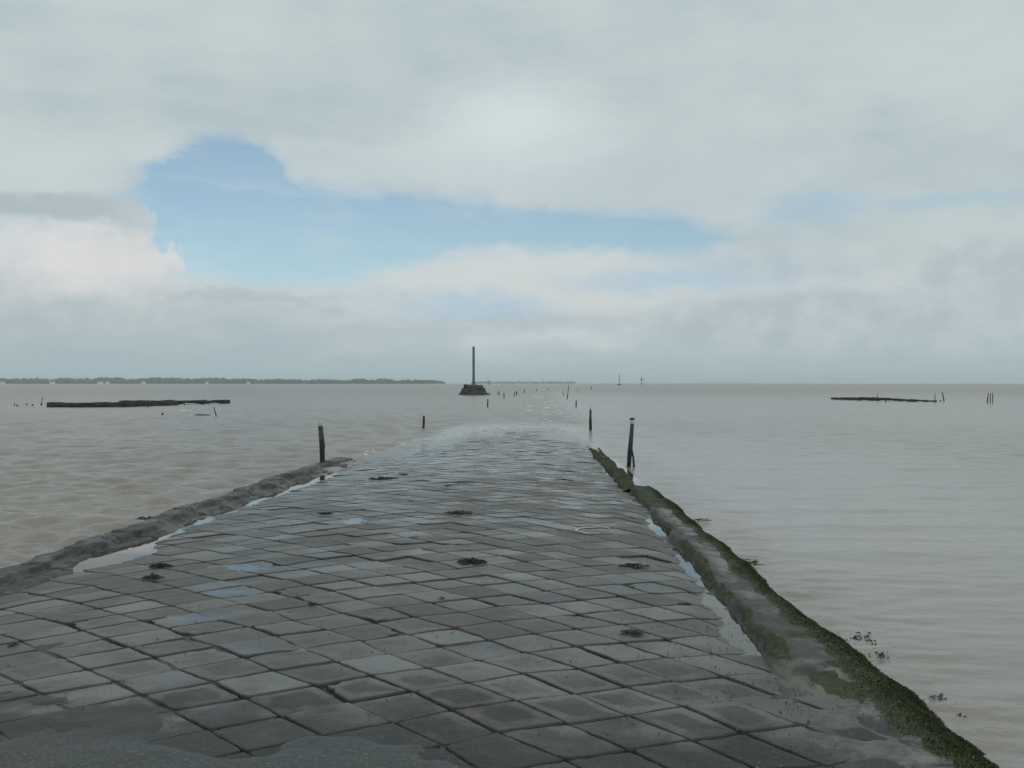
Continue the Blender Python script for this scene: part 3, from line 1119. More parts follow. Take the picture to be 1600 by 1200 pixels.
GS = 'broken stumps left of the racks'
px_post(22.6, 634, 22.8, 630, 1.5, 'leftmost thin short stake left of the dark racks', 'small stakes by the racks', mat=M_DARKWOOD, name='stake', cat='stake')
lump(27, 634.6, 3.4, 2.6, 'black stump beside the leftmost thin stake', group=GS)
lump(41.5, 632.6, 3.2, 2.2, 'black stump, middle one of three left of the racks', group=GS)
lump(51, 633.8, 3.4, 2.4, 'black stump nearest the foot of the thin leaning stake', group=GS)
st = px_post(64.4, 632.6, 66.6, 620.5, 1.1, 'thin leaning stake close to the left end of the racks', 'small stakes by the racks', mat=M_DARKWOOD, name='stake', cat='stake')
lump(64.6, 633, 2.8, 3.2, 'small stump at the foot of the thin leaning stake', group=GS)
lump(254, 648.4, 3.6, 3.4, 'black pointed stump in front of the long racks', group=GS)
px_post(338, 650.5, 334.2, 636.5, 1.7, 'dark stake leaning left in front of the farther left rack', 'small stakes by the racks', mat=M_DARKWOOD, name='stake', cat='stake')
px_post(1475.3, 627.2, 1472.3, 613.5, 1.7, 'dark stake leaning left just past the right rack', 'small stakes by the racks', mat=M_DARKWOOD, name='stake', cat='stake')
lump(1469.4, 627.4, 2.2, 2.8, 'tiny stump between the right rack and the leaning stake', group=GS)
px_post(1542.6, 629.4, 1544.2, 614.5, 2.0, 'tapered left stake of the group of three at far right', 'three stakes at far right', name='stake', cat='stake', wtop=1.4)
px_post(1547.3, 629, 1547.6, 614.2, 1.3, 'middle stake of the group of three at far right', 'three stakes at far right', name='stake', cat='stake')
px_post(1550.8, 629.2, 1551.2, 614, 1.5, 'right stake of the group of three at far right', 'three stakes at far right', name='stake', cat='stake')

# ------------------------------------------------------------------ refuge beacon
b = at(740, 617.2); s = b.y / F
ref = empty('refuge_beacon', b)
mb = MB()
seg, rows = 72, 26
an = np.arange(seg) / seg * 2 * math.pi
hh = 15.6 * s
prof_t = np.linspace(0, 1, rows)
P = np.zeros((rows, seg, 3))
for i, t in enumerate(prof_t):
    r = (24.5 - 11.5 * t ** 1.05) * s
    r *= 1 - .06 * math.exp(-((t - .0) / .12) ** 2) * 0
    P[i] = np.stack([np.cos(an) * r, np.sin(an) * r, np.full(seg, -.15 + (hh + .15) * t)], -1)
P = np.concatenate([P, P[-1:] * np.array([.6, .6, 1]) + np.array([0, 0, -.03]), P[-1:] * np.array([.2, .2, 1]) + np.array([0, 0, -.16]), P[-1:] * np.array([.01, .01, 1]) + np.array([0, 0, -.2])])
dn = fbm(P[..., 0] * 1.5, P[..., 1] * 1.5, P[..., 2] * 2.0, 5, 33, .6)
P = P + dn[..., None] * .15 * np.array([1, 1, .7]) * np.sign(P + 1e-9)
mb.grid(P, closed=True)
mb.build('stone_mound', M_MOUND, ref)
mb = MB()
zt = (617.2 - 541.3) * s
mb.tube([(0, 0, hh - .3), (0, 0, hh + .5), (0, 0, 2.8), (0, 0, 4.5), (0, 0, zt - .08), (0, 0, zt - .02), (0, 0, zt)],
        [2.15 * s, 2.1 * s, 2.0 * s, 1.95 * s, 1.9 * s, 1.7 * s, 1.1 * s], 16, 3, .03)
mb.build('mast', M_MAST, ref)
mb = MB()
mb.tube([(0, 0, hh - .24), (0, 0, hh - .05), (0, 0, hh + .02)], [3.6 * s, 3.2 * s, 2.4 * s], 16, 4, .08)
mb.build('collar', M_GREYB, ref)
for k in range(4):
    m2 = MB(); a_ = k * 1.571 + .5
    m2.tube([(math.cos(a_) * 6.5 * s, math.sin(a_) * 6.5 * s, hh - .12), (math.cos(a_) * 1.9 * s, math.sin(a_) * 1.9 * s, hh + .42)], [.05, .045], 6, k)
    m2.build('brace', M_MAST, ref)
tag(ref, 'tall grey mast standing on a dark cone of stones in the water', 'refuge beacon')

# ------------------------------------------------------------------ distant masts, beacon, buoy


def far_root(name, px, d):
    p_ = at_d(px, 600, d); p_.z = 0
    return empty(name, p_), d / F


D = 900
r_, s = far_root('beacon_mast', 967.6, D)
mb = MB(); mb.tube([(0, 0, .5), (0, 0, 5), (0, 0, 9.6), (0, 0, 9.8)], [.30, .26, .20, .1], 10, 1)
mb.build('mast', M_BEACON, r_)
mb = MB(); mb.tube([(0, 0, -.5), (0, 0, .35), (0, 0, 1.0), (0, 0, 1.15)], [2.3, 1.95, .9, .4], 16, 5, .12)
mb.build('stone_base', M_MOUND, r_)
tag(r_, 'thin dark far mast on a small flat base, right of the road', 'mast')
D = 1500
r_, s = far_root('cone_beacon', 1002.6, D)
mb = MB(); mb.tube([(0, 0, .5), (0, 0, 5), (0, 0, 10.6), (0, 0, 10.8)], [.5, .45, .36, .2], 10, 1)
mb.build('pole', M_BEACON, r_)
mb = MB(); mb.tube([(0, 0, 5.2), (0, 0, 6.0), (0, 0, 7.4), (0, 0, 7.6)], [.5, 1.0, 2.3, 2.2], 16, 2)
mb.build('funnel', M_BEACON, r_)
mb = MB(); mb.tube([(0, 0, -.5), (0, 0, .7), (0, 0, 1.0)], [2.6, 2.5, 1.2], 16, 3, .05)
mb.build('plinth', M_MOUND, r_)
mb = MB(); mb.tube([(0, 0, 9.4), (0, 0, 9.7), (0, 0, 10.2), (0, 0, 10.4)], [.2, .8, .8, .3], 10, 3)
mb.build('topmark', M_BEACON, r_)
tag(r_, 'dark far beacon with a funnel shaped basket on its pole', 'beacon')
r_, s = far_root('slender_beacon', 1007.5, D)
mb = MB(); mb.tube([(0, 0, -.5), (0, 0, 3), (0, 0, 6.2)], [.28, .24, .18], 8, 1)
mb.build('pole', M_MAST, r_)
mb = MB(); mb.tube([(0, 0, 6.0), (0, 0, 6.3), (0, 0, 7.0), (0, 0, 7.3)], [.2, .55, .55, .2], 8, 1)
mb.build('topmark', M_MAST, r_)
tag(r_, 'slender pale pole close to the right of the funnel topped beacon', 'beacon')
D = 1300
r_, s = far_root('channel_buoy', 763.6, D)
mb = MB(); mb.tube([(0, 0, -.6), (0, 0, .2), (0, 0, 1.0), (0, 0, 1.2)], [1.2, 1.4, 1.3, .9], 14, 1)
mb.build('float', M_GREEN, r_)
mb = MB(); mb.tube([(0, 0, 1.2), (0, 0, 2.6), (0, 0, 3.6)], [.8, .55, .4], 10, 1)
mb.build('tower', M_WHITE, r_)
mb = MB(); mb.tube([(-.1, 0, 3.6), (-.1, 0, 3.9), (-.1, 0, 4.8), (-.1, 0, 5.0)], [.3, 1.0, 1.0, .4], 10, 1)
mb.build('topmark', M_GREEN, r_)
tag(r_, 'small green and white buoy on the horizon right of the refuge mast', 'buoy')

# ------------------------------------------------------------------ far shore


def land_strip(name, px0, px1, d, depth, hmax, seed, taper=120):
    n, mrow = 160, 10
    mb = MB()
    P = np.zeros((n, mrow, 3))
    xs = np.linspace(px0, px1, n)
    for i, px in enumerate(xs):
        p0 = at_d(px, 600, d)
        edge = min(1, (px1 - px) / taper, (px - px0) / taper + (1 if px0 < 0 else 0))
        for j in range(mrow):
            t = j / (mrow - 1)
            z = -1.2 + (hmax + 1.2) * max(0, edge) ** .7 * float(sstep(t, 0, .45)) * (1 + .25 * float(vnoise(np.array(px * .03), np.array(t * 2.0), None, seed)))
            P[i, j] = (p0.x * (1 + t * depth / d), p0.y + t * depth, z if j < mrow - 1 else -1.2)
    mb.grid(P)
    o = mb.build(name, M_LAND)
    me = o.data
    if me.polygons[len(me.polygons) // 2].normal.z < 0:
        me.flip_normals()
    tag(o, kind='structure')


land_strip('shore', -260, 694, 2200, 900, 2.2, 3)
land_strip('far_shore', 735, 905, 3600, 700, 3.2, 5, 60)
land_strip('headland', 1050, 1200, 6000, 700, 7.0, 7, 90)


def far_wood():
    mb = MB()
    # one unit clump, reused with its own noise
    rows, seg = 7, 10
    th = np.linspace(0, math.pi, rows)
    an = np.arange(seg) / seg * 2 * math.pi
    U = np.stack([np.sin(th)[:, None] * np.cos(an)[None], np.sin(th)[:, None] * np.sin(an)[None], np.cos(th)[:, None] * np.ones(seg)[None]], -1)
    rs = np.random.default_rng(4)
    keys = ([-260, 0, 40, 80, 130, 200, 260, 300, 340, 400, 460, 520, 560, 600, 640, 660, 685, 694],
            [8.6, 8.4, 9.0, 8, 8.6, 8, 9, 8.6, 8, 7.4, 6.6, 6, 6.4, 6.6, 5.4, 6.8, 5.6, 2.6])
    for k in range(800):
        px = rs.uniform(-250, 692)
        dep = rs.uniform(0, 350)
        hpx = np.interp(px, *keys) * rs.uniform(.68, 1.0) * (1 + .15 * float(vnoise(np.array(px * .05), np.array(0.), None, 3)))
        h = hpx * (2230 + dep) / F
        p_ = at_d(px, 600, 2230 + dep)
        wdt = rs.uniform(4, 10)
        sc_ = np.array([wdt, wdt * .8, h * .62])
        nn = fbm(U[..., 0] * 1.8 + k, U[..., 1] * 1.8, U[..., 2] * 1.8, 3, k)
        P = U * (1 + .30 * nn)[..., None] * sc_ + np.array([p_.x, p_.y, h * .48])
        P[..., 2] = np.maximum(P[..., 2], .5)
        mb.grid(P, closed=True)
    o = mb.build('far_wood', M_WOOD)
    tag(o, 'long belt of trees along the low shore at left', 'wood', kind='stuff')
    mb = MB()
    for k in range(90):
        px = rs.uniform(742, 895)
        p_ = at_d(px, 600, 3700 + rs.uniform(0, 200))
        wdt = rs.uniform(8, 20); h = rs.uniform(3, 7)
        nn = fbm(U[..., 0] * 1.8 + k, U[..., 1] * 1.8, U[..., 2] * 1.8, 3, k)
        P = U * (1 + .25 * nn)[..., None] * np.array([wdt, wdt, h * .6]) + np.array([p_.x, p_.y, h * .5])
        mb.grid(P, closed=True)
    o = mb.build('far_scrub', M_WOOD)
    tag(o, 'faint low scrub on the far shore behind the marker posts', 'scrub', kind='stuff')


far_wood()


def house(px, d, w, h, label, group='white houses on the far shore', wall=None, roof=True, name='house'):
    p_ = at_d(px, 600, d); p_.z = 1.2
    root = empty(name, p_)
    mb = MB(); mb.box((-w / 2, -3, -1.5), (w / 2, 3, h))
    mb.build('wall', wall or M_WALL, root, smooth=False)
    if roof:
        m2 = MB()
        v = [(-w / 2 - .4, -3.4, h + .01), (w / 2 + .4, -3.4, h + .01), (w / 2 + .4, 3.4, h + .01), (-w / 2 - .4, 3.4, h + .01), (-w / 2 - .4, 0, h + 1.9), (w / 2 + .4, 0, h + 1.9)]
        m2.add(v, [np.array([(0, 1, 5, 4), (2, 3, 4, 5), (3, 2, 1, 0)]), np.array([(0, 4, 3), (1, 2, 5)])])
        m2.build('roof', M_ROOF, root, smooth=False)
        for q in range(2):
            m3 = MB(); xx = (q - .5) * w * .5
            m3.box((xx - .5, -3.05, .6), (xx + .5, -2.98, 1.9)); m3.build('window', M_BEACON, root, smooth=False)
    tag(root, label, 'house', group)
    return root


for px, w, lab in ((4, 7, 'white far house nearest the left edge of the view'), (82, 9, 'white far house above the left end of the dark racks'),
                   (157, 10, 'widest white far house on the left shore'), (168, 6, 'small white house close right of the widest far house'),
                   (224, 7, 'white far house above the start of the farther rack'), (323, 5, 'small white far house above the right part of the farther rack'), (388, 6, 'white far house right of the racks, standing apart on the shore')):
    house(px, 2195, w, 2.6, lab)
house(811.5, 3600, 9, 9.5, 'pale blocky left building on the faint far shore', 'blocks on the far shore', M_GREYB, False, 'far_building')
house(828.5, 3600, 12, 8.0, 'pale wide right building on the faint far shore', 'blocks on the far shore', M_GREYB, False, 'far_building')
r_, s = far_root('far_tower', 847.8, 3500)
mb = MB(); mb.tube([(0, 0, -1), (0, 0, 6), (0, 0, 12), (0, 0, 12.4)], [1.5, 1.3, 1.1, .6], 10, 1); mb.build('shaft', M_BEACON, r_)
mb = MB(); mb.tube([(0, 0, 12.4), (0, 0, 12.8), (0, 0, 14.6), (0, 0, 15.6)], [1.1, 1.5, 1.4, .3], 10, 1); mb.build('lantern', M_BEACON, r_)
tag(r_, 'slim dark tower on the faint far shore, right of two blocks', 'tower')


# ------------------------------------------------------------------ seaweed, foam, grit
def weed(px, py, lpx, hpx, label, z=None, mat=None, n=60, seed=0, group='seaweed clumps on the road', name='seaweed_clump', flat=.6):
    if z is None:
        q = at(px, py, .12)
        for _ in range(4):
            z = float(road_z(np.array(q.x), np.array(q.y))); q = at(px, py, z)
    q = at(px, py, z)
    s = q.y / F
    rs = np.random.default_rng(seed + int(px))
    mb = MB()
    L, Hh = lpx * s / 2, hpx * s
    for k in range(n):
        a_ = rs.uniform(0, 6.283); rr = rs.random() ** .55
        x0, y0 = math.cos(a_) * rr * L, math.sin(a_) * rr * L * flat * 1.6
        ln = rs.uniform(.25, .6) * L; b_ = rs.normal(0, .7) + (0 if rs.random() < .5 else math.pi)
        hz = Hh * (1 - rr * .8) * rs.uniform(.3, 1.0)
        pts = []
        for t in np.linspace(0, 1, 5):
            pts.append((x0 + math.cos(b_) * ln * (t - .5) + rs.normal(0, .05) * L, y0 + math.sin(b_) * ln * (t - .5), .004 + hz * math.sin(math.pi * t) + rs.uniform(0, .006)))
        w = rs.uniform(.02, .05) * L
        mb.tube([(0, 0, .004), (x0 * .5, y0 * .5, .006 + hz * .1), pts[2]], [w * .7, w * .6, w * .7], 4, k, .2)
        mb.tube(pts, [w * .4, w, w * 1.1, w * .9, w * .3], 5, k, .3)
    o = mb.build(name, mat or M_WEED)
    o.location = q
    tag(o, label, 'seaweed', group)
    return o


weed(738, 880, 44, 9, 'black tangled seaweed clump in the middle of the paving', n=70)
weed(718, 802.5, 40, 5, 'long brownish seaweed clump beyond the black tangled one', mat=M_WEEDB, n=60)
weed(990, 886, 46, 6, 'thin wispy seaweed clump near the right kerb', n=24)
weed(508, 803.5, 26, 4, 'small dark seaweed clump left of centre on the paving', n=30)
weed(629, 742, 22, 3, 'tiny dark seaweed clump far down the paving, right one of two', n=22)
weed(597, 748.5, 44, 3, 'flat streak of seaweed far down the paving', n=26)
weed(516, 738, 20, 4, 'small dark seaweed clump in the wet strip by the left kerb end', n=26)
weed(699, 760, 14, 2.5, 'tiniest seaweed clump in the middle distance of the paving', n=14)
weed(238, 905, 30, 11, 'brown rounded seaweed lump on the left of the paving', mat=M_WEEDB, n=60, seed=4)
weed(250, 886, 34, 7, 'dark flat seaweed clump just behind the brown lump', n=46)
weed(992, 991, 48, 5, 'dark strip of seaweed lying in a joint on the right', n=26)
weed(488, 945, 24, 3, 'small dark weed tuft in a joint left of centre', n=16)
weed(20, 1010, 22, 6, 'dark weed tuft at the left edge of the view', n=20)
weed(690, 937, 14, 6, 'small weed tuft sprouting beside a broken paving stone', n=14)

def weed_flecks(spots, label):
    rs = np.random.default_rng(17)
    mb = MB()
    for (px, py, wx, wy, n) in spots:
        for k in range(n):
            q = at(px + rs.normal(0, wx), py + rs.normal(0, wy)); s_ = q.y / F
            L = rs.uniform(1.2, 4.2) * s_; a_ = rs.normal(0, .5)
            pts = [(q.x - math.cos(a_) * L, q.y - math.sin(a_) * L, .002), (q.x, q.y, .006 + rs.uniform(0, .008)), (q.x + math.cos(a_) * L, q.y + math.sin(a_) * L + rs.normal(0, .3) * L, .002)]
            mb.tube(pts, [L * .12, L * .35, L * .1], 5, k, .3)
    tag(mb.build('weed_flecks', M_WEED), label, 'seaweed', kind='stuff')


weed_flecks(((1345, 1000, 20, 7, 46), (1368, 1018, 12, 6, 26), (1382, 1025, 4, 2, 10)), 'loose flecks of dark weed afloat off the middle of the right kerb')
weed_flecks(((1462, 1092, 14, 4, 20), (1496, 1106, 12, 3, 14), (1502, 1119, 5, 2, 8)), 'loose flecks of dark weed afloat near the lower right corner')
for (px, py, l, h, lab, n) in ((1178, 880, 38, 3, 'thin weed fringe drifting off the middle of the right kerb', 18), (1098, 813, 28, 2.5, 'tiny weed fringe off the far part of the right kerb', 12),
                               (232, 811, 44, 3, 'dark weed wisp in the water behind the left kerb', 20)):
    weed(px, py, l, h, lab, z=.006, n=n, group='floating weed beside the kerbs', name='floating_weed', flat=.8)
weed(315, 649, 26, 2.2, 'low dark weed mat beside the stake leaning left', z=.02, n=26, group='floating weed beside the kerbs', name='floating_weed', flat=.5)


def flake(mb, x, y, L, W, rs, z=.012):
    n = 14
    an = np.arange(n) / n * 2 * math.pi
    rr = 1 + .35 * fbm(np.cos(an) * 1.5 + x, np.sin(an) * 1.5 + y, None, 3, 7)
    ring = np.stack([x + np.cos(an) * rr * L, y + np.sin(an) * rr * W, np.full(n, z - .012)], -1)
    mid = np.stack([x + np.cos(an) * rr * L * .6, y + np.sin(an) * rr * W * .6, np.full(n, z + .03)], -1)
    mb.grid(np.stack([ring, mid]), closed=True)
    k = np.arange(n)
    mb.add(np.concatenate([mid, [[x, y, z + .04]]]), np.stack([k, (k + 1) % n, np.full(n, n)], -1))


def foam():
    rs = np.random.default_rng(3)
    mb = MB()
    for (px, py, lpx) in ((864, 614.4, 17), (869, 614.2, 10), (848, 619, 7), (846, 622.5, 6), (858, 628, 6), (870, 635, 8), (866, 634.4, 5), (876, 610.5, 7), (893, 608.4, 5),
                          (871, 611, 6), (832, 621, 5), (836, 620.4, 4), (1002.6, 606.4, 2.6), (670, 602.4, 4), (672, 640, 3), (285, 642, 14), (298, 642.3, 5), (55, 614, 6), (880, 612.5, 6),
                          (819, 614.8, 3.5), (852, 648, 6), (905, 638, 10), (812, 629, 5), (798, 634, 5)):
        q = at(px, py); s = q.y / F
        flake(mb, q.x, q.y, lpx * s / 2, lpx * s * .35, rs)
    for k in range(46):
        px = rs.normal(860, 22); py = rs.uniform(606, 660)
        q = at(px, py); s = q.y / F
        flake(mb, q.x, q.y, rs.uniform(1.5, 5.5) * s, rs.uniform(.5, 1.0) * s * 1.5, rs)
    # broken froth where the sea laps over the edge of the road and against the left kerb
    line = [(556, 717), (600, 702), (650, 692), (700, 684), (760, 674), (820, 665), (880, 671), (925, 683)]
    for k in range(60):
        t = rs.uniform(0, len(line) - 1.001); i = int(t); f_ = t - i
        px = line[i][0] + (line[i + 1][0] - line[i][0]) * f_ + rs.normal(0, 8); py = line[i][1] + (line[i + 1][1] - line[i][1]) * f_ + rs.normal(-1.5, 2.0)
        q = at(px, py); s = q.y / F
        flake(mb, q.x, q.y, rs.uniform(1.0, 4.5) * s, rs.uniform(.5, 1.2) * s * 1.3, rs, .004)
    for k in range(26):
        y = rs.uniform(8, 22); x = np.interp(y, *LEFT_IN) - .66 - abs(rs.normal(0, .10))
        flake(mb, x, y, rs.uniform(.008, .028), rs.uniform(.015, .055), rs, -.004)
    o = mb.build('foam', M_FOAM)
    tag(o, 'flecks of white foam over the sunken road', 'foam', kind='stuff')


foam()

# ring of pale dried foam on one paving stone
q = at(936, 833.5, .12)
mb = MB()
n = 90
an = np.linspace(.5, 4.6, n)
for k in range(n - 1):
    P = []
    for a_ in (an[k], an[k + 1]):
        for rr in (.965, 1.0, 1.035):
            rr = 1 + (rr - 1) * (.25 + 1.1 * abs(float(vnoise(np.array(math.cos(a_) * 1.6 + 2), np.array(math.sin(a_) * 1.6), None, 5))))
            w = 1 + .38 * float(vnoise(np.array(math.cos(a_) * 2), np.array(math.sin(a_) * 2), None, 6))
            x, y = q.x + math.cos(a_) * .20 * rr * w, q.y + math.sin(a_) * .30 * rr * w
            P.append((x, y, float(road_z(np.array(x), np.array(y))) + (.008 if rr == 1.0 else .004)))
    mb.add(P, np.array([(0, 3, 4, 1), (1, 4, 5, 2)]))
o = mb.build('foam_ring', M_FOAM)
tag(o, 'broken white arc of dried foam on the paving near the right kerb', 'foam')


def grit():
    rs = np.random.default_rng(8)
    mb = MB()
    n = 1500
    y = 4.0 + 3.4 * rs.random(n) ** 1.3
    x = np.where(rs.random(n) < .62, rs.normal(1.15, .4, n), rs.uniform(-3.0, 1.5, n))
    ok = (x < 1.9) & (x > -3.6)
    x, y = x[ok], y[ok]; n = len(x)
    xi = np.interp(y, *RIGHT_IN)
    z = road_z(x, y)
    z = np.where(x > xi - .2, np.maximum(z, right_profile((x - (xi - .15)) / (outer_x(y) - xi + .15), y, x)), z)
    r = rs.uniform(.0022, .0065, n)
    oct_ = np.array([(1, 0, 0), (0, 1, 0), (-1, 0, 0), (0, -1, 0), (0, 0, .8), (0, 0, -.8)])
    V = oct_[None] * r[:, None, None] * (1 + .35 * rs.normal(0, 1, (n, 6, 1)).clip(-1, 1)) + np.stack([x, y, z + r * .3], -1)[:, None]
    f = np.array([(0, 1, 4), (1, 2, 4), (2, 3, 4), (3, 0, 4), (1, 0, 5), (2, 1, 5), (3, 2, 5), (0, 3, 5)])
    F_ = (f[None] + 6 * np.arange(n)[:, None, None]).reshape(-1, 3)
    mb.add(V.reshape(-1, 3), F_)
    o = mb.build('grit', M_GRIT, smooth=False)
    tag(o, 'loose grit and broken shell on the near paving', 'grit', kind='stuff')


grit()

# ------------------------------------------------------------------ HAZE
mb = MB(); mb.box((-7100, -7100, -2.5), (7100, 7100, 24))
m_h = bpy.data.materials.new('haze'); m_h.use_nodes = True
nt = NT(m_h.node_tree)
nt.n.remove(nt.n['Principled BSDF'])
v = nt.node('ShaderNodeVolumePrincipled')
v.inputs['Color'].default_value = (.91, .985, 1.0, 1)
v.inputs['Density'].default_value = .00021
v.inputs['Anisotropy'].default_value = 0.0
nt.l.new(v.outputs[0], nt.n['Material Output'].inputs['Volume'])
o = mb.build('haze', m_h, smooth=False)
tag(o, kind='stuff')

# ------------------------------------------------------------------ SKY
SUN_EL, SUN_AZ = R(38), R(150)          # azimuth clockwise from +Y: behind and to the right
w = bpy.data.worlds.new('World'); sc.world = w; w.use_nodes = True
nt = NT(w.node_tree)
for nd in list(nt.n):
    nt.n.remove(nd)
out = nt.node('ShaderNodeOutputWorld')
sky = nt.node('ShaderNodeTexSky', sky_type='NISHITA')
sky.sun_disc = False
sky.sun_elevation = SUN_EL
sky.sun_rotation = SUN_AZ
sky.dust_density = .4
sky.ozone_density = 2.0
bg1 = nt.node('ShaderNodeBackground'); nt.put(bg1.inputs[0], nt.mix(1.0, sky.outputs[0], (.80, .90, .88), 'MULTIPLY')); bg1.inputs[1].default_value = .10

d_ = nt.node('ShaderNodeTexCoord').outputs['Generated']
X, Y, Z = nt.sep(d_)
az = nt.m('ARCTAN2', X, Y)
hyp = nt.m('MAXIMUM', nt.m('SQRT', nt.m('ADD', nt.m('MULTIPLY', X, X), nt.m('MULTIPLY', Y, Y))), .05)
A0 = nt.m('MULTIPLY', az, 16.44)
E0 = nt.m('MULTIPLY', nt.m('DIVIDE', Z, hyp), 16.44)


def pe(px, py):
    a = math.atan((px - 840) / F)
    return a * 16.44, (598 - py) / 100 * math.cos(a)


# turbulent displacement so that every edge reads as cloud
vec = nt.xyz(A0, nt.m('MULTIPLY', E0, 1.9), 0.0)
_, wc = nt.noise(vec, .55, 8, .60)
wx, wy, _z = nt.sep(wc)
_, wc2 = nt.noise(nt.vmath('ADD', vec, (31, 7, 3)), 1.9, 7, .62)
wx2, wy2, _z = nt.sep(wc2)
A = nt.m('ADD', A0, nt.m('ADD', nt.m('MULTIPLY', nt.m('SUBTRACT', wx, .5), 1.0), nt.m('MULTIPLY', nt.m('SUBTRACT', wx2, .5), .75)))
E = nt.m('ADD', E0, nt.m('ADD', nt.m('MULTIPLY', nt.m('SUBTRACT', wy, .5), .55), nt.m('MULTIPLY', nt.m('SUBTRACT', wy2, .5), .42)))
fine, _ = nt.noise(nt.xyz(A0, nt.m('MULTIPLY', E0, 3.0), 5.0), .8, 9, .58)
broad, _ = nt.noise(nt.xyz(A0, nt.m('MULTIPLY', E0, 1.6), 11.0), .33, 6, .55)


def ell(px, py, rpx, rpy, soft=.5, a=None, e=None):
    """soft ellipse mask around a direction; 1 inside, 0 outside"""
    a0, e0 = pe(px, py)
    u = nt.m('DIVIDE', nt.m('SUBTRACT', a or A, a0), rpx / 100)
    v_ = nt.m('DIVIDE', nt.m('SUBTRACT', e or E, e0), rpy / 100)
    r = nt.m('SQRT', nt.m('ADD', nt.m('MULTIPLY', u, u), nt.m('MULTIPLY', v_, v_)))
    return nt.ss(r, 1 + soft, 1 - soft)


def curve(pts, x):
    """piecewise smooth function of azimuth"""
    cu = nt.node('ShaderNodeFloatCurve')
    c = cu.mapping.curves[0]
    pp = [((a + 12) / 24, e / 8) for a, e in (pe(*q) for q in pts)]
    while len(c.points) < len(pp):
        c.points.new(.5, .5)
    for q, (a, e) in zip(c.points, pp):
        q.location = (a, e); q.handle_type = 'AUTO'
    cu.mapping.update()
    nt.put(cu.inputs[1], nt.m('DIVIDE', nt.m('ADD', x, 12.0), 24.0))
    return nt.m('MULTIPLY', cu.outputs[0], 8.0)


up = curve([(-600, 330), (100, 330), (215, 275), (310, 212), (380, 216), (470, 268), (560, 292), (700, 300), (850, 322), (1000, 326), (1100, 345), (1180, 375), (1300, 380), (1600, 380), (2200, 380)], A)
lo = curve([(-600, 335), (100, 345), (205, 330), (255, 400), (330, 425), (560, 425), (680, 395), (900, 380), (1060, 384), (1130, 370), (1200, 335), (1330, 325), (1600, 320), (2200, 320)], A)

# colours (scene-linear radiance)
deck = nt.mix(nt.ss(broad, .3, .7), (.435, .500, .503), (.535, .588, .582))
deck = nt.mix(nt.ss(fine, .35, .75, 0, .45), deck, (.565, .610, .600))
deck = nt.mix(nt.m('MULTIPLY', ell(800, 205, 120, 75, .9), .75), deck, (.69, .72, .71))
deck = nt.mix(nt.m('MULTIPLY', ell(560, 262, 260, 40, .9), .5), deck, (.60, .64, .63))
deck = nt.mix(nt.m('MULTIPLY', ell(60, 245, 170, 45, .8), .6), deck, (.58, .61, .585))
deck = nt.mix(nt.m('MULTIPLY', ell(950, 290, 420, 50, .9), .4), deck, (.48, .53, .545))

low = nt.mix(nt.ss(E, -.1, 1.7), (.40, .505, .525), (.60, .655, .645))
low = nt.mix(nt.ss(fine, .42, .70, 0, .55), low, (.66, .70, .67))
low = nt.mix(nt.m('MULTIPLY', nt.ss(fine, .50, .34), .35), low, (.44, .535, .57))
low = nt.mix(nt.m('MULTIPLY', ell(820, 425, 260, 42, .7), .7), low, (.62, .665, .64))
low = nt.mix(nt.m('MULTIPLY', ell(1080, 455, 260, 45, .8), .55), low, (.60, .645, .62))
# pale blue windows in the low cloud
for (px, py, rx, ry, f_) in ((740, 480, 110, 22, .6), (1150, 425, 150, 28, .5), (420, 430, 130, 30, .45), (1010, 440, 110, 18, .5)):
    low = nt.mix(nt.m('MULTIPLY', ell(px, py, rx, ry, .7), f_), low, (.385, .545, .66))
deck = nt.mix(1.0, deck, (1.015, 1.065, 1.10), 'MULTIPLY')
# left cumulus: lit body, grey cap and shaded foot
lumpy, _ = nt.noise(nt.xyz(A0, nt.m('MULTIPLY', E0, 1.15), 21.0), 1.7, 8, .60)
_, wc3 = nt.noise(nt.vmath('ADD', nt.xyz(A0, nt.m('MULTIPLY', E0, 1.1), 0.0), (5, 77, 9)), 1.25, 9, .62)
wx3, wy3, _z = nt.sep(wc3)
AB = nt.m('ADD', A0, nt.m('MULTIPLY', nt.m('SUBTRACT', wx3, .5), 1.9))
EB_ = nt.m('ADD', E0, nt.m('MULTIPLY', nt.m('SUBTRACT', wy3, .5), 1.4))
cumsharp = nt.m('MAXIMUM', ell(40, 385, 175, 100, .05, AB, EB_), ell(140, 425, 118, 62, .06, AB, EB_))
cum = nt.m('MAXIMUM', cumsharp, ell(60, 440, 240, 90, .35))
cumc = nt.mix(nt.ss(lumpy, .35, .62), (.52, .575, .575), (.67, .685, .655))
cumc = nt.mix(nt.ss(lumpy, .56, .70, 0, .7), cumc, (.76, .765, .745))
cumc = nt.mix(nt.m('MULTIPLY', ell(130, 405, 120, 42, .8), .8), cumc, (.74, .725, .705))
low = nt.mix(nt.m('MULTIPLY', cum, .85), low, cumc)
low = nt.mix(nt.m('MULTIPLY', ell(100, 535, 420, 66, .7), .7), low, (.375, .47, .49))
low = nt.mix(nt.m('MULTIPLY', ell(390, 468, 110, 8, .6), .6), low, (.41, .49, .52))
low = nt.mix(nt.m('MULTIPLY', ell(600, 522, 170, 11, .7), .5), low, (.41, .50, .53))
low = nt.mix(nt.m('MULTIPLY', ell(850, 504, 150, 9, .7), .5), low, (.41, .50, .53))
low = nt.mix(nt.m('MULTIPLY', ell(520, 492, 40, 6, .7), .4), low, (.41, .50, .53))
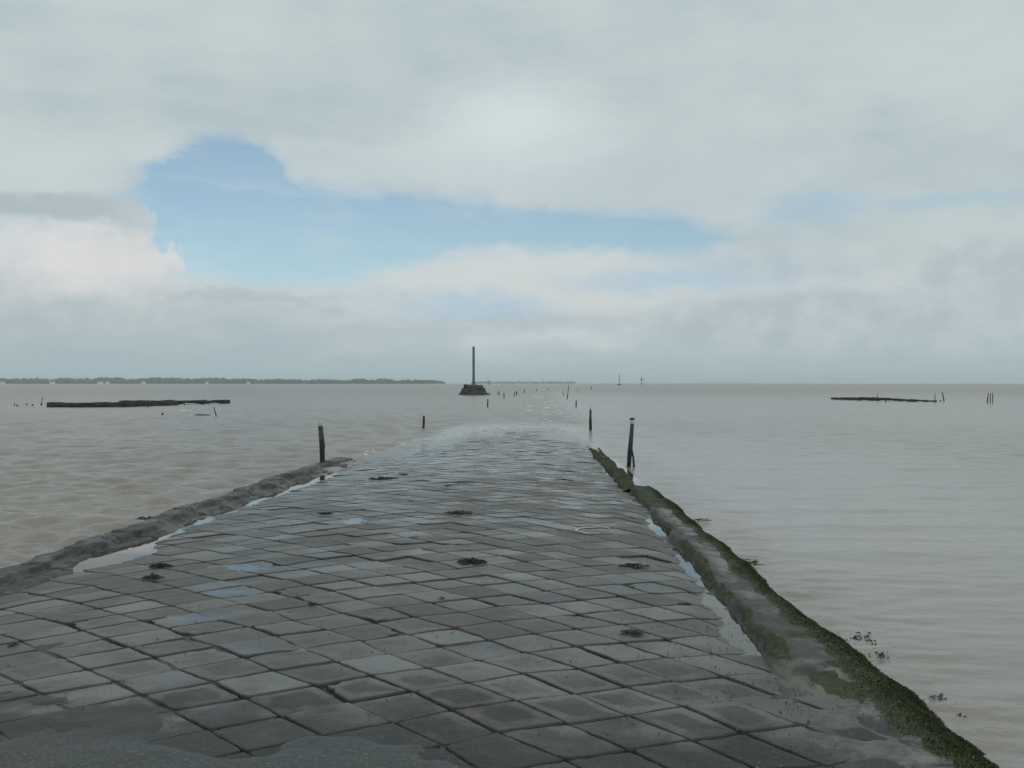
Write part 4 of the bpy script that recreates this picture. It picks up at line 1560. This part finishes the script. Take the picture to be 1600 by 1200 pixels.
# right grey banks
rg = nt.m('MAXIMUM', ell(1330, 505, 330, 52, .30), ell(1560, 450, 130, 95, .35))
rg = nt.m('MAXIMUM', rg, nt.m('MULTIPLY', ell(1280, 385, 170, 60, .5), .7))
low = nt.mix(nt.m('MULTIPLY', ell(1480, 365, 130, 40, .6), .8), low, (.60, .645, .61))
rgc = nt.mix(nt.ss(lumpy, .35, .65), (.40, .485, .50), (.49, .565, .565))
low = nt.mix(nt.m('MULTIPLY', rg, .78), low, rgc)
low = nt.mix(nt.ss(E0, .75, .05, 0, .9), low, (.38, .49, .505))

low = nt.mix(1.0, low, (1.0, 1.0, 1.035), 'MULTIPLY')
# grey tongue in front of the cumulus
ed = nt.m('SUBTRACT', E, up)
el_ = nt.m('SUBTRACT', lo, E)
m_deck = nt.ss(ed, -.30, .22)
m_low = nt.ss(el_, -.18, .30)
cloud = nt.mix(m_deck, low, deck)
cloud = nt.mix(nt.m('MULTIPLY', ell(60, 318, 120, 19, .5), .7), cloud, (.39, .465, .495))
cloud = nt.mix(nt.m('MULTIPLY', ell(240, 300, 90, 40, .7), .5), cloud, (.46, .545, .60))
cloud = nt.mix(nt.m('MULTIPLY', ell(1262, 328, 60, 26, .8), .55), cloud, (.345, .51, .66))
cloud = nt.mix(nt.m('MULTIPLY', ell(1480, 316, 130, 13, .8), .5), cloud, (.37, .53, .66))
m_left = nt.m('MULTIPLY', nt.m('MAXIMUM', ell(5, 315, 170, 85, .28), cumsharp), .95)
alpha = nt.m('MAXIMUM', nt.m('MAXIMUM', m_deck, m_low), m_left)
# thin veil over the blue
veil = nt.m('MULTIPLY', nt.ss(fine, .50, .72), .35)
veil = nt.m('MAXIMUM', veil, nt.m('MULTIPLY', ell(400, 288, 190, 7, .8), .35))
veil = nt.m('MAXIMUM', veil, nt.m('MULTIPLY', ell(460, 402, 60, 8, .8), .35))
alpha = nt.m('MAXIMUM', alpha, nt.m('ADD', nt.m('MULTIPLY', veil, .4), .22), None)
bg2 = nt.node('ShaderNodeBackground'); nt.put(bg2.inputs[0], cloud); bg2.inputs[1].default_value = 1.0
mx = nt.node('ShaderNodeMixShader')
nt.put(mx.inputs[0], alpha)
nt.l.new(bg1.outputs[0], mx.inputs[1]); nt.l.new(bg2.outputs[0], mx.inputs[2])
nt.l.new(mx.outputs[0], out.inputs['Surface'])

# ------------------------------------------------------------------ SUN (veiled by the overcast)
sl = bpy.data.lights.new('sun', 'SUN')
sl.energy = .6
sl.angle = R(14)
sl.color = (1.0, .96, .90)
so = bpy.data.objects.new('sun', sl)
dirv = Vector((math.sin(SUN_AZ) * math.cos(SUN_EL), math.cos(SUN_AZ) * math.cos(SUN_EL), math.sin(SUN_EL)))
so.rotation_euler = dirv.to_track_quat('Z', 'Y').to_euler()
so.location = dirv * 60
COL.objects.link(so)

# ------------------------------------------------------------------ render settings
sc.view_settings.view_transform = 'Standard'
sc.view_settings.look = 'None'
sc.view_settings.exposure = 0.0
sc.view_settings.gamma = 1.0
sc.render.engine = 'CYCLES'
sc.cycles.use_denoising = True
sc.cycles.max_bounces = 6
sc.cycles.volume_bounces = 1
sc.cycles.caustics_reflective = False
sc.cycles.caustics_refractive = False
